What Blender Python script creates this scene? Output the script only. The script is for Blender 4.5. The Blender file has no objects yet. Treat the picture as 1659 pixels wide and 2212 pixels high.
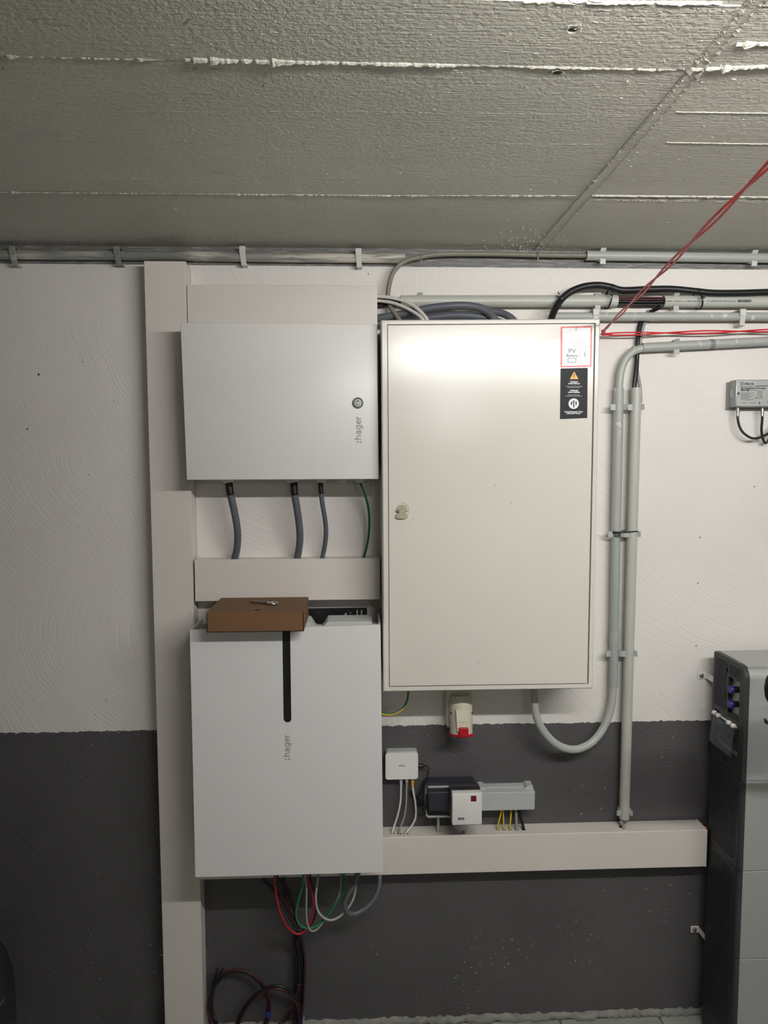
import bpy, bmesh, math, random
from mathutils import Vector, Matrix
from mathutils.geometry import tessellate_polygon

S = bpy.context.scene
C = S.collection
random.seed(7)

# ------------------------------------------------------------------ camera
IW, IH, FPX = 1659, 2212, 1517.6
CX, CY = IW / 2, IH / 2
CAM = Vector((0.0, -1.96, 1.663))
_p, _y, _r = math.radians(4.3), math.radians(2.277), math.radians(-0.159)
FW = Vector((math.sin(_y) * math.cos(_p), math.cos(_y) * math.cos(_p), -math.sin(_p)))
_r0 = FW.cross(Vector((0, 0, 1))).normalized()
_u0 = _r0.cross(FW)
RT = _r0 * math.cos(_r) + _u0 * math.sin(_r)
UP = -_r0 * math.sin(_r) + _u0 * math.cos(_r)
cd = bpy.data.cameras.new('camera')
cd.sensor_fit = 'HORIZONTAL'; cd.sensor_width = 36.0; cd.lens = 36.0 * FPX / IW
cd.clip_start = 0.02
cam = bpy.data.objects.new('camera', cd); C.objects.link(cam)
m3 = Matrix((RT, UP, -FW)).transposed().to_4x4()
cam.matrix_world = Matrix.Translation(CAM) @ m3
S.camera = cam

# ------------------------------------------------------------------ light and exposure
wd = bpy.data.worlds.new('world'); S.world = wd; wd.use_nodes = True
wd.node_tree.nodes['Background'].inputs[0].default_value = (0, 0, 0, 1)
wd.node_tree.nodes['Background'].inputs[1].default_value = 0.0
S.view_settings.view_transform = 'Standard'
S.view_settings.look = 'None'
S.view_settings.gamma = 1.0
S.view_settings.use_curve_mapping = False
S.view_settings.exposure = -0.22
S.cycles.use_light_tree = False
S.cycles.max_bounces = 5
S.cycles.diffuse_bounces = 3
S.cycles.glossy_bounces = 3
S.cycles.transparent_max_bounces = 6
# ceiling lamps behind the viewpoint, placed from their reflections in the cabinet door: centre, length, strength
TUBES = [((0.90, -1.58, 2.126), 1.5, 200.0), ((0.89, -4.97, 2.126), 0.4, 200.0)]


def ray(px, py):
    return FW + RT * ((px - CX) / FPX) - UP * ((py - CY) / FPX)


def W(px, py, Y=0.0):            # photo pixel -> point on the plane y = Y (wall is y = 0)
    d = ray(px, py)
    return CAM + d * ((Y - CAM.y) / d.y)


def WZ(px, py, z):               # photo pixel -> point on the horizontal plane at height z
    d = ray(px, py)
    return CAM + d * ((z - CAM.z) / d.z)


# ------------------------------------------------------------------ materials
def lin(c):
    c = c / 255.0
    return c / 12.92 if c <= 0.04045 else ((c + 0.055) / 1.055) ** 2.4


def rgb(r, g, b):
    return (lin(r), lin(g), lin(b), 1.0)


class NT:
    def __init__(s, name):
        s.m = bpy.data.materials.new(name); s.m.use_nodes = True
        s.t = s.m.node_tree; s.b = s.t.nodes['Principled BSDF']

    def n(s, typ, **kw):
        x = s.t.nodes.new(typ)
        for k, v in kw.items():
            setattr(x, k, v)
        return x

    def l(s, a, b):
        s.t.links.new(a, b)

    def coord(s):
        return s.n('ShaderNodeTexCoord').outputs['Object']

    def geo(s):
        return s.n('ShaderNodeNewGeometry').outputs['Position']

    def noise(s, vec, scale, detail=3, rough=0.5, dist=0.0):
        x = s.n('ShaderNodeTexNoise'); s.l(vec, x.inputs['Vector'])
        x.inputs['Scale'].default_value = scale; x.inputs['Detail'].default_value = detail
        x.inputs['Roughness'].default_value = rough; x.inputs['Distortion'].default_value = dist
        return x.outputs['Fac']

    def mapping(s, vec, scale=(1, 1, 1), rot=(0, 0, 0), loc=(0, 0, 0)):
        x = s.n('ShaderNodeMapping'); s.l(vec, x.inputs['Vector'])
        x.inputs['Scale'].default_value = scale; x.inputs['Rotation'].default_value = rot
        x.inputs['Location'].default_value = loc
        return x.outputs[0]

    def ramp(s, fac, a, b, ca=(0, 0, 0, 1), cb=(1, 1, 1, 1)):
        x = s.n('ShaderNodeValToRGB'); s.l(fac, x.inputs[0])
        e = x.color_ramp.elements
        e[0].position = a; e[0].color = ca; e[1].position = b; e[1].color = cb
        return x.outputs[0]

    def mix(s, fac, a, b):
        x = s.n('ShaderNodeMix', data_type='RGBA')
        for sock, v in ((x.inputs['Factor'], fac), (x.inputs['A'], a), (x.inputs['B'], b)):
            pass
        fi = x.inputs[0]; ai = x.inputs[6]; bi = x.inputs[7]
        for sock, v in ((fi, fac), (ai, a), (bi, b)):
            if hasattr(v, 'is_linked'):
                s.l(v, sock)
            else:
                sock.default_value = v
        return x.outputs[2]

    def math(s, op, a, b=0.0, c=0.0):
        x = s.n('ShaderNodeMath', operation=op)
        for i, v in enumerate((a, b, c)):
            if hasattr(v, 'is_linked'):
                s.l(v, x.inputs[i])
            else:
                x.inputs[i].default_value = v
        return x.outputs[0]

    def bump(s, h, strength=0.3, dist=0.002, normal=None):
        x = s.n('ShaderNodeBump'); s.l(h, x.inputs['Height'])
        x.inputs['Strength'].default_value = strength; x.inputs['Distance'].default_value = dist
        if normal is not None:
            s.l(normal, x.inputs['Normal'])
        return x.outputs[0]

    def col(s, v):
        if hasattr(v, 'is_linked'):
            s.l(v, s.b.inputs['Base Color'])
        else:
            s.b.inputs['Base Color'].default_value = v

    def set(s, **kw):
        for k, v in kw.items():
            s.b.inputs[k.replace('_', ' ')].default_value = v


def simple(name, c, rough=0.5, metal=0.0, bump=0.0, bscale=300, bdist=0.0004, var=0.0, vscale=4.0, spec=0.5):
    k = NT(name)
    k.set(Roughness=rough, Metallic=metal)
    k.b.inputs['Specular IOR Level'].default_value = spec
    base = rgb(*c)
    p = k.geo()
    if var > 0:
        f = k.ramp(k.noise(p, vscale, 4), 0.3, 0.7)
        d = tuple(x * (1 - var) for x in base[:3]) + (1,)
        k.col(k.mix(f, d, base))
    else:
        k.col(base)
    if bump > 0:
        k.l(k.bump(k.noise(p, bscale, 2), bump, bdist), k.b.inputs['Normal'])
    return k.m


M = {}
M['duct'] = simple('duct_white_plastic', (224, 217, 210), 0.42, bump=0.06, bscale=500, var=0.03)
M['powder'] = simple('white_powder_coat', (228, 226, 222), 0.36, bump=0.10, bscale=900, bdist=0.0003, var=0.02)
M['inv_white'] = simple('inverter_white_coat', (228, 227, 226), 0.40, bump=0.05, bscale=900, bdist=0.0003)
M['cream'] = simple('cream_textured_enamel', (222, 218, 208), 0.20, bump=0.12, bscale=420, bdist=0.0005, var=0.03)
M['cream_side'] = simple('cream_enamel_smooth', (225, 221, 211), 0.33, bump=0.08, bscale=420, bdist=0.0005)
M['conduit'] = simple('grey_conduit_plastic', (176, 180, 174), 0.38, var=0.08, vscale=12)
M['conduit_warm'] = simple('warm_grey_conduit_plastic', (188, 189, 180), 0.4, var=0.06, vscale=9)
M['conduit_cool'] = simple('cool_grey_conduit_plastic', (164, 170, 168), 0.42, var=0.10, vscale=14)
M['clip_grey'] = simple('grey_clip_plastic', (176, 182, 180), 0.45, var=0.08, vscale=30)
M['clip_light'] = simple('light_clip_plastic', (205, 205, 198), 0.45)
M['black'] = simple('black_plastic', (20, 20, 22), 0.42)
M['black_cable'] = simple('black_cable_jacket', (22, 23, 26), 0.38)
M['dark_grey_cable'] = simple('slate_grey_cable_jacket', (92, 97, 104), 0.42, var=0.1, vscale=30)
M['grey_cable'] = simple('grey_cable_jacket', (150, 150, 145), 0.45)
M['tan_cable'] = simple('tan_grey_cable_jacket', (138, 134, 120), 0.5, var=0.15, vscale=25)
M['white_cable'] = simple('white_cable_jacket', (214, 210, 204), 0.42)
M['ltgrey_cable'] = simple('light_grey_cable_jacket', (178, 177, 170), 0.45)
M['green'] = simple('green_cable_jacket', (38, 120, 78), 0.45)
M['dkgreen'] = simple('dark_green_cable_jacket', (18, 96, 58), 0.45)
M['red'] = simple('red_cable_jacket', (178, 28, 42), 0.4)
M['dkred'] = simple('dark_red_cable_jacket', (62, 22, 30), 0.45)
M['cord_red'] = simple('red_nylon_cord', (208, 24, 40), 0.4)
M['yellow'] = simple('yellow_insulation', (232, 190, 40), 0.42)
M['orange'] = simple('orange_yellow_plastic', (240, 172, 20), 0.4)
M['steel'] = simple('zinc_steel', (190, 190, 186), 0.28, 1.0)
M['lock_grey'] = simple('brushed_lock_metal', (150, 154, 148), 0.45, 0.6)
M['steel_dark'] = simple('dark_steel', (90, 90, 92), 0.35, 1.0)
M['logo'] = simple('grey_print', (150, 153, 147), 0.5)
M['ink'] = simple('black_print', (24, 24, 26), 0.5)
M['ink_soft'] = simple('faded_grey_print', (96, 98, 102), 0.5)
M['ink_blue'] = simple('dark_blue_print', (34, 48, 84), 0.5)
M['paper'] = simple('white_sticker_film', (238, 238, 240), 0.3)
M['sticker_red'] = simple('red_sticker_print', (222, 70, 74), 0.3, var=0.25, vscale=60)
M['sticker_black'] = simple('black_sticker_film', (20, 22, 28), 0.5, spec=0.25)
M['warn'] = simple('amber_print', (236, 170, 52), 0.4)
M['white_print'] = simple('white_print', (236, 236, 236), 0.5)
M['beige'] = simple('beige_plastic', (212, 206, 186), 0.4, var=0.05, vscale=30)
M['latch'] = simple('beige_metal_latch', (172, 168, 144), 0.4, 0.2)
M['cee_red'] = simple('red_plastic', (176, 14, 30), 0.35)
M['device_white'] = simple('white_device_plastic', (232, 228, 226), 0.35)
M['device_navy'] = simple('dark_slate_plastic', (40, 43, 51), 0.45)
M['device_grey'] = simple('light_grey_plastic', (186, 190, 188), 0.45, bump=0.05, bscale=800)
M['device_dark'] = simple('charcoal_plastic', (58, 58, 60), 0.5)
M['led'] = simple('led_green', (190, 230, 90), 0.4)
M['dim_red'] = simple('dark_red_window', (100, 10, 34), 0.15)
M['batt_dark'] = simple('anthracite_plastic', (50, 51, 55), 0.5, bump=0.05, bscale=700)
M['batt_silver'] = simple('silver_grey_coat', (166, 169, 166), 0.42, 0.15, bump=0.06, bscale=1200)
M['batt_inner'] = simple('grey_connector_panel', (176, 180, 184), 0.45)
M['blue'] = simple('blue_plastic', (34, 40, 130), 0.4)
M['amp'] = simple('grey_cast_metal', (150, 154, 152), 0.42, 0.35)
M['amp_face'] = simple('grey_label_plate', (168, 172, 168), 0.4, 0.2)
M['bag'] = simple('black_bag_fabric', (22, 23, 30), 0.75, bump=0.4, bscale=90, bdist=0.002)
M['blue_tape'] = simple('blue_tape', (38, 62, 170), 0.5)
M['pale_tape'] = simple('pale_blue_tape', (140, 162, 214), 0.5)
M['mortar'] = simple('grey_mortar', (150, 150, 144), 0.9, bump=0.8, bscale=60, bdist=0.003, var=0.35, vscale=30)
M['crumb'] = simple('white_paint_crumb', (225, 222, 214), 0.6)
M['inner_grey'] = simple('pale_grey_housing', (206, 208, 206), 0.4)


def mat_cardboard():
    k = NT('brown_cardboard'); p = k.geo()
    f = k.noise(k.mapping(p, (40, 200, 200)), 6, 4)
    k.col(k.mix(k.ramp(f, 0.3, 0.7), rgb(104, 75, 47), rgb(116, 85, 55)))
    k.set(Roughness=0.75)
    k.l(k.bump(f, 0.1, 0.0003), k.b.inputs['Normal'])
    return k.m


M['card'] = mat_cardboard()
M['card_torn'] = simple('torn_cardboard', (70, 48, 30), 0.85)


M['gy'] = simple('yellow_wire_insulation', (232, 190, 40), 0.42)
M['gy_green'] = simple('green_wire_stripe', (30, 112, 62), 0.42)
WALL_PAINT_Z = W(600, 1572, 0).z


def strokes(k, p):                  # arcs of a plastering brush: rings around scattered centres
    h = None
    wob = k.noise(p, 5, 1)
    low = k.noise(p, 2.2, 1)
    m1 = k.noise(k.mapping(p, loc=(0, 3, 0)), 3.2, 1)
    for sc, off, freq in ((2.6, 0.0, 210), (4.2, 5.3, 290)):
        q = k.mapping(p, (1, 0.0, 1), loc=(off, 0.37, off * 0.7))
        v = k.n('ShaderNodeTexVoronoi', feature='F1'); k.l(q, v.inputs['Vector']); v.inputs['Scale'].default_value = sc
        vm = k.n('ShaderNodeVectorMath', operation='DISTANCE')
        j = k.n('ShaderNodeVectorMath', operation='MULTIPLY_ADD')
        k.l(v.outputs['Color'], j.inputs[0]); j.inputs[1].default_value = (0.5, 0, 0.5); k.l(v.outputs['Position'], j.inputs[2])
        k.l(q, vm.inputs[0]); k.l(j.outputs[0], vm.inputs[1])
        r = k.math('MULTIPLY_ADD', wob, 0.06, vm.outputs['Value'])
        n1 = k.n('ShaderNodeTexNoise', noise_dimensions='2D')
        cb = k.n('ShaderNodeCombineXYZ'); k.l(k.math('MULTIPLY', r, freq), cb.inputs[0])
        k.l(low, cb.inputs[1])
        k.l(cb.outputs[0], n1.inputs['Vector']); n1.inputs['Scale'].default_value = 1.0; n1.inputs['Detail'].default_value = 1
        mask = k.ramp(m1, 0.40, 0.66) if off == 0.0 else k.ramp(m1, 0.36, 0.60, (1, 1, 1, 1), (0.15, 0.15, 0.15, 1))
        one = k.math('MULTIPLY', n1.outputs['Fac'], mask)
        h = one if h is None else k.math('ADD', h, one)
    return h


def mat_wall(name, paint_z):
    k = NT(name); p = k.geo()
    sep = k.n('ShaderNodeSeparateXYZ'); k.l(p, sep.inputs[0]); z = sep.outputs['Z']
    ragged = k.noise(k.mapping(p, (1, 1, 0.3)), 55, 4, 0.65)
    drift = k.noise(k.mapping(p, (1, 1, 0.2)), 3, 2)
    zz = k.math('ADD', k.math('MULTIPLY_ADD', ragged, 0.016, z), k.math('MULTIPLY', drift, 0.008))
    dark = k.math('LESS_THAN', zz, paint_z + 0.012)
    cloud = k.ramp(k.noise(p, 2.3, 2), 0.3, 0.7)
    white = k.mix(cloud, rgb(226, 221, 214), rgb(233, 229, 224))
    # scattered dark pits
    pit = k.ramp(k.noise(p, 70, 2, 0.4), 0.76, 0.775)
    white = k.mix(pit, white, rgb(70, 66, 62))
    grey = k.mix(cloud, rgb(76, 74, 76), rgb(87, 85, 86))
    chip_zone = k.ramp(k.noise(k.mapping(p, (2.2, 1, 1.2)), 2.2, 2), 0.50, 0.66)
    chip = k.math('MULTIPLY', k.ramp(k.noise(k.mapping(p, (1.0, 1, 1.4)), 85, 3, 0.6), 0.645, 0.68), chip_zone)
    grey = k.mix(chip, grey, rgb(190, 188, 182))
    # ceiling paint cut in over the top of the wall
    top = k.math('GREATER_THAN', k.math('MULTIPLY_ADD', ragged, 0.003, z), W(830, 576, 0).z + 0.0015)
    scuff = k.ramp(k.noise(k.mapping(p, (6, 1, 60)), 3, 4, 0.6), 0.50, 0.62)
    topc = k.mix(k.math('MULTIPLY', scuff, 0.35), rgb(112, 112, 110), rgb(196, 192, 184))
    c = k.mix(dark, white, grey)
    c = k.mix(top, c, topc)
    k.col(c)
    k.set(Roughness=0.55)
    h = k.math('ADD', strokes(k, p), k.math('MULTIPLY', k.noise(p, 130, 1), 0.16))
    h = k.math('ADD', h, k.math('MULTIPLY', k.noise(p, 14, 1), 0.5))
    k.l(k.bump(h, 0.30, 0.0036), k.b.inputs['Normal'])
    return k.m


def mat_ceiling():
    k = NT('painted_board_marked_concrete'); p = k.geo()
    peel = k.noise(p, 120, 2, 0.6, 0.4)
    grain = k.noise(k.mapping(p, (4, 90, 1)), 3, 3, 0.6)
    cloud = k.ramp(k.noise(k.mapping(p, (0.7, 2.5, 1)), 2.0, 4), 0.3, 0.7)
    c = k.mix(cloud, rgb(188, 185, 173), rgb(200, 197, 185))
    pore = k.ramp(k.noise(k.mapping(p, (0.7, 1, 1)), 125, 2, 0.3), 0.735, 0.75)
    fleck = k.ramp(k.noise(k.mapping(p, (0.28, 1, 1), loc=(9, 2, 0)), 75, 2, 0.4), 0.705, 0.73)
    k.col(c); k.set(Roughness=0.42)
    mask = k.ramp(k.noise(p, 2.0, 2), 0.35, 0.65)
    h = k.math('ADD', k.math('MULTIPLY', peel, k.math('MULTIPLY_ADD', mask, 0.6, 0.35)), k.math('MULTIPLY', grain, 0.45))
    h = k.math('ADD', h, k.math('MULTIPLY', fleck, 0.8))
    h = k.math('SUBTRACT', h, k.math('MULTIPLY', pore, 1.0))
    k.l(k.bump(h, 0.95, 0.0038), k.b.inputs['Normal'])
    return k.m


def mat_tile():
    k = NT('grey_stone_tile'); p = k.geo()
    c = k.ramp(k.noise(p, 9, 5, 0.6), 0.3, 0.7, rgb(140, 142, 136), rgb(166, 168, 161))
    k.col(c); k.set(Roughness=0.5)
    k.l(k.bump(k.noise(p, 60, 3), 0.2, 0.001), k.b.inputs['Normal'])
    return k.m


def mat_painted_pipe():
    k = NT('grey_paint_smeared_pipe'); p = k.geo()
    n1 = k.noise(k.mapping(p, (5, 30, 60)), 1.6, 5, 0.65, 0.6)
    n2 = k.noise(k.mapping(p, (3.0, 3, 3), loc=(2, 0, 0)), 1.0, 2)
    f = k.math('MULTIPLY', k.ramp(n1, 0.44, 0.56), k.ramp(n2, 0.42, 0.52))
    c = k.mix(f, rgb(132, 134, 128), rgb(205, 199, 188))
    k.col(c); k.set(Roughness=0.5)
    k.l(k.bump(n1, 0.5, 0.002), k.b.inputs['Normal'])
    return k.m


def mat_scuffed_conduit():
    k = NT('scuffed_grey_conduit'); p = k.geo()
    f = k.ramp(k.noise(k.mapping(p, (18, 18, 10)), 2.0, 5, 0.6, 0.4), 0.60, 0.66)
    zone = k.ramp(k.noise(p, 3.5, 2), 0.45, 0.6)
    c = k.mix(k.math('MULTIPLY', f, zone), rgb(168, 172, 168), rgb(222, 219, 212))
    k.col(c); k.set(Roughness=0.42)
    return k.m


def mat_glass():
    k = NT('smoked_clear_plastic')
    k.col(rgb(150, 160, 170)); k.set(Roughness=0.12, Alpha=0.22)
    return k.m


M['wall'] = mat_wall('painted_plaster', WALL_PAINT_Z)
M['ceil'] = mat_ceiling()
M['tile'] = mat_tile()
M['ppipe'] = mat_painted_pipe()
M['scuff'] = mat_scuffed_conduit()
M['clear'] = mat_glass()
M['grout'] = simple('grey_grout', (120, 120, 114), 0.9)


def mat_emit(strength):
    k = NT('fluorescent_glow_%d' % int(strength))
    k.col((1, 1, 1, 1))
    k.b.inputs['Emission Color'].default_value = (1.0, 0.985, 0.965, 1)
    k.b.inputs['Emission Strength'].default_value = strength
    return k.m


# ------------------------------------------------------------------ mesh helpers
def thing(name, label, cat, loc, group=None):
    o = bpy.data.objects.new(name, None); C.objects.link(o)
    o.location = loc; o.empty_display_size = 0.02
    o['label'] = label; o['category'] = cat
    if group:
        o['group'] = group
    return o


def tag(o, label, cat, group=None):
    o['label'] = label; o['category'] = cat
    if group:
        o['group'] = group
    return o


def origin_of(parent):
    v = Vector((0, 0, 0))
    while parent is not None:
        v = v + Vector(parent.location); parent = parent.parent
    return v


def obj(name, bm, mat, parent=None, smooth=False, label=None, kind=None, origin=None):
    """link the (world-space) bmesh as ONE mesh object; parts are stored relative to their thing"""
    me = bpy.data.meshes.new(name)
    bmesh.ops.recalc_face_normals(bm, faces=bm.faces[:])
    if parent is not None:
        off = origin_of(parent)
        loc = Vector((0, 0, 0))
    else:
        if origin is None:
            if bm.verts:
                xs = [v.co.x for v in bm.verts]; ys = [v.co.y for v in bm.verts]; zs = [v.co.z for v in bm.verts]
                origin = Vector(((min(xs) + max(xs)) / 2, (min(ys) + max(ys)) / 2, min(zs)))
            else:
                origin = Vector((0, 0, 0))
        off = Vector(origin); loc = off
    bmesh.ops.translate(bm, verts=bm.verts[:], vec=-off)
    bm.to_mesh(me); bm.free()
    if smooth:
        for p in me.polygons:
            p.use_smooth = True
        if smooth == 'auto':
            me.set_sharp_from_angle(angle=math.radians(35))
    me.materials.append(M[mat] if isinstance(mat, str) else mat)
    o = bpy.data.objects.new(name, me); C.objects.link(o)
    o.location = loc
    if parent is not None:
        o.parent = parent
    if label:
        o['label'] = label
    if kind:
        o['kind'] = kind
    return o


def NB():
    return bmesh.new()


def box(bm, x0, x1, y0, y1, z0, z1, bev=0.0, seg=2):
    vs = [bm.verts.new((x, y, z)) for x in (x0, x1) for y in (y0, y1) for z in (z0, z1)]
    fs = [(0, 1, 3, 2), (4, 6, 7, 5), (0, 4, 5, 1), (2, 3, 7, 6), (0, 2, 6, 4), (1, 5, 7, 3)]
    f = [bm.faces.new([vs[i] for i in q]) for q in fs]
    if bev > 0:
        ed = list({e for q in f for e in q.edges})
        bmesh.ops.bevel(bm, geom=ed, offset=bev, segments=seg, affect='EDGES', profile=0.5)
    return bm


def hexa(bm, front, back, bev=0.0, seg=2):
    """front / back: TL TR BR BL"""
    a = [bm.verts.new(v) for v in front]; b = [bm.verts.new(v) for v in back]
    f = [bm.faces.new(a), bm.faces.new(b[::-1])]
    for i in range(4):
        j = (i + 1) % 4
        f.append(bm.faces.new((a[i], b[i], b[j], a[j])))
    if bev > 0:
        ed = list({e for q in f for e in q.edges})
        bmesh.ops.bevel(bm, geom=ed, offset=bev, segments=seg, affect='EDGES', profile=0.5)
    return bm


def qfront(tl, tr, br, bl, Y):
    return [W(p[0], p[1], Y) for p in (tl, tr, br, bl)]


def qbox(bm, tl, tr, br, bl, yf, yb, bev=0.0):
    f = qfront(tl, tr, br, bl, yf)
    b = [Vector((v.x, yb, v.z)) for v in f]
    return hexa(bm, f, b, bev)


def inset_quad(q, l, r, t, b):
    """shrink a TL TR BR BL quad by metres on each side"""
    tl, tr, br, bl = [v.copy() for v in q]
    tl += Vector((l, 0, -t)); tr += Vector((-r, 0, -t)); br += Vector((-r, 0, b)); bl += Vector((l, 0, b))
    return [tl, tr, br, bl]


def at_y(q, y):
    return [Vector((v.x, y, v.z)) for v in q]


def smooth_path(pts, sub=8):
    P = [Vector(p) for p in pts]
    if len(P) < 3:
        return P
    out = []
    for i in range(len(P) - 1):
        p0 = P[i - 1] if i > 0 else P[0] * 2 - P[1]
        p1, p2 = P[i], P[i + 1]
        p3 = P[i + 2] if i + 2 < len(P) else P[-1] * 2 - P[-2]
        for s in range(sub):
            t = s / sub
            out.append(0.5 * ((2 * p1) + (p2 - p0) * t + (2 * p0 - 5 * p1 + 4 * p2 - p3) * t * t + (3 * p1 - p0 - 3 * p2 + p3) * t ** 3))
    out.append(P[-1])
    return out


def frames(P):
    n = len(P); T = []
    for i in range(n):
        d = (P[min(i + 1, n - 1)] - P[max(i - 1, 0)])
        T.append(d.normalized())
    a = Vector((0, 0, 1)) if abs(T[0].z) < 0.9 else Vector((1, 0, 0))
    u = (a - T[0] * a.dot(T[0])).normalized()
    F = []
    for i in range(n):
        u = (u - T[i] * u.dot(T[i])).normalized()
        F.append((u.copy(), T[i].cross(u)))
    return F


def tube(bm, pts, r, seg=12, thick=0.0, sub=8, smooth=True, flat=1.0):
    P = smooth_path(pts, sub) if smooth else [Vector(p) for p in pts]
    F = frames(P)
    rad = r if callable(r) else (lambda t: r)
    rings = []
    n = len(P)
    for i, p in enumerate(P):
        u, v = F[i]; rr = rad(i / max(1, n - 1))
        rings.append([bm.verts.new(p + (u * math.cos(2 * math.pi * k / seg) + v * math.sin(2 * math.pi * k / seg) * flat) * rr) for k in range(seg)])
    for i in range(n - 1):
        for k in range(seg):
            j = (k + 1) % seg
            bm.faces.new((rings[i][k], rings[i][j], rings[i + 1][j], rings[i + 1][k]))
    if thick <= 0:
        bm.faces.new(rings[0][::-1]); bm.faces.new(rings[-1])
    else:
        for idx, e in ((0, 1), (n - 1, -1)):
            u, v = F[idx]; p = P[idx]; ri = rad(0 if idx == 0 else 1) - thick
            d = (P[idx + e] - p).normalized() * min(0.05, (P[-1] - P[0]).length * 0.3)
            a = [bm.verts.new(p + (u * math.cos(2 * math.pi * k / seg) + v * math.sin(2 * math.pi * k / seg)) * ri) for k in range(seg)]
            b = [bm.verts.new(q.co + d) for q in a]
            for k in range(seg):
                j = (k + 1) % seg
                bm.faces.new((rings[idx][k], rings[idx][j], a[j], a[k]))
                bm.faces.new((a[k], a[j], b[j], b[k]))
            bm.faces.new(b)
    return bm


def lathe(bm, prof, c, axis, seg=24, ref=None):
    """prof: list of (r, h) along axis from c"""
    axis = Vector(axis).normalized(); c = Vector(c)
    a = Vector((0, 0, 1)) if abs(axis.z) < 0.9 else Vector((1, 0, 0))
    u = (a - axis * a.dot(axis)).normalized(); v = axis.cross(u)
    rings = []
    for r, h in prof:
        if r < 1e-7:
            rings.append([bm.verts.new(c + axis * h)])
        else:
            rings.append([bm.verts.new(c + axis * h + (u * math.cos(2 * math.pi * k / seg) + v * math.sin(2 * math.pi * k / seg)) * r) for k in range(seg)])
    for A, B in zip(rings, rings[1:]):
        for k in range(seg):
            j = (k + 1) % seg
            if len(A) == 1 and len(B) == 1:
                continue
            if len(A) == 1:
                bm.faces.new((A[0], B[j], B[k]))
            elif len(B) == 1:
                bm.faces.new((A[k], A[j], B[0]))
            else:
                bm.faces.new((A[k], A[j], B[j], B[k]))
    if len(rings[0]) > 1:
        bm.faces.new(rings[0][::-1])
    if len(rings[-1]) > 1:
        bm.faces.new(rings[-1])
    return bm


def torus(bm, c, axis, R, r, seg=32, rs=10):
    axis = Vector(axis).normalized(); c = Vector(c)
    a = Vector((0, 0, 1)) if abs(axis.z) < 0.9 else Vector((1, 0, 0))
    u = (a - axis * a.dot(axis)).normalized(); v = axis.cross(u)
    rings = []
    for i in range(seg):
        t = 2 * math.pi * i / seg; d = u * math.cos(t) + v * math.sin(t)
        rings.append([bm.verts.new(c + d * (R + r * math.cos(2 * math.pi * k / rs)) + axis * r * math.sin(2 * math.pi * k / rs)) for k in range(rs)])
    for i in range(seg):
        A, B = rings[i], rings[(i + 1) % seg]
        for k in range(rs):
            j = (k + 1) % rs
            bm.faces.new((A[k], A[j], B[j], B[k]))
    return bm


def plate(bm, loops, to3, thick):
    """flat plate with holes. loops: outer loop then holes, 2D points; to3(u, v, w) -> world; w runs 0..thick"""
    tris = tessellate_polygon([[Vector((p[0], p[1], 0)) for p in lp] for lp in loops])
    flat = [p for lp in loops for p in lp]
    A = [bm.verts.new(to3(p[0], p[1], 0.0)) for p in flat]
    B = [bm.verts.new(to3(p[0], p[1], thick)) for p in flat]
    for t in tris:
        try:
            bm.faces.new([A[i] for i in t]); bm.faces.new([B[i] for i in reversed(t)])
        except ValueError:
            pass
    k = 0
    for lp in loops:
        n = len(lp)
        for i in range(n):
            j = (i + 1) % n
            bm.faces.new((A[k + i], A[k + j], B[k + j], B[k + i]))
        k += n
    return bm


def circ(u, v, ru, rv=None, n=20, a0=0.0, a1=2 * math.pi, close=True):
    rv = ru if rv is None else rv
    m = n if close else n + 1
    return [(u + ru * math.cos(a0 + (a1 - a0) * i / n), v + rv * math.sin(a0 + (a1 - a0) * i / n)) for i in range(m)]


def rrect(u0, u1, v0, v1, r, n=5):
    out = []
    for cx, cy, a in ((u1 - r, v1 - r, 0), (u0 + r, v1 - r, 90), (u0 + r, v0 + r, 180), (u1 - r, v0 + r, 270)):
        for i in range(n + 1):
            t = math.radians(a + 90 * i / n)
            out.append((cx + r * math.cos(t), cy + r * math.sin(t)))
    return out


def face_y(Y):                       # plate in the wall plane, growing towards the room
    return lambda u, v, w: Vector((u, Y - w, v))


def text_bm(s, size, align='CENTER', bold=0.0, depth=0.0002):
    cu = bpy.data.curves.new('lettering', 'FONT')
    cu.body = s; cu.size = size; cu.align_x = align; cu.align_y = 'CENTER'
    cu.extrude = depth; cu.offset = bold; cu.resolution_u = 3
    o = bpy.data.objects.new('lettering', cu); C.objects.link(o)
    dg = bpy.context.evaluated_depsgraph_get()
    me = bpy.data.meshes.new_from_object(o.evaluated_get(dg))
    bm = NB(); bm.from_mesh(me)
    bpy.data.objects.remove(o); bpy.data.curves.remove(cu); bpy.data.meshes.remove(me)
    return bm


def text(bm, s, pos, size, align='CENTER', bold=0.0, spin=0.0, width=None, normal='-y', sx=1.0):
    """add flat lettering facing the room; spin in degrees counter-clockwise as seen; width fits it"""
    t = text_bm(s, size, align, bold)
    if width and t.verts:
        xs = [v.co.x for v in t.verts]; w = max(xs) - min(xs)
        if w > 0:
            sx = width / w
    m = Matrix.Translation(Vector(pos)) @ Matrix.Rotation(math.radians(90), 4, 'X') @ Matrix.Rotation(math.radians(spin), 4, 'Z') @ Matrix.Diagonal((sx, 1, 1, 1))
    bmesh.ops.transform(t, matrix=m, verts=t.verts[:])
    me = bpy.data.meshes.new('tmp'); t.to_mesh(me); t.free()
    bm.from_mesh(me); bpy.data.meshes.remove(me)
    return bm


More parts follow.
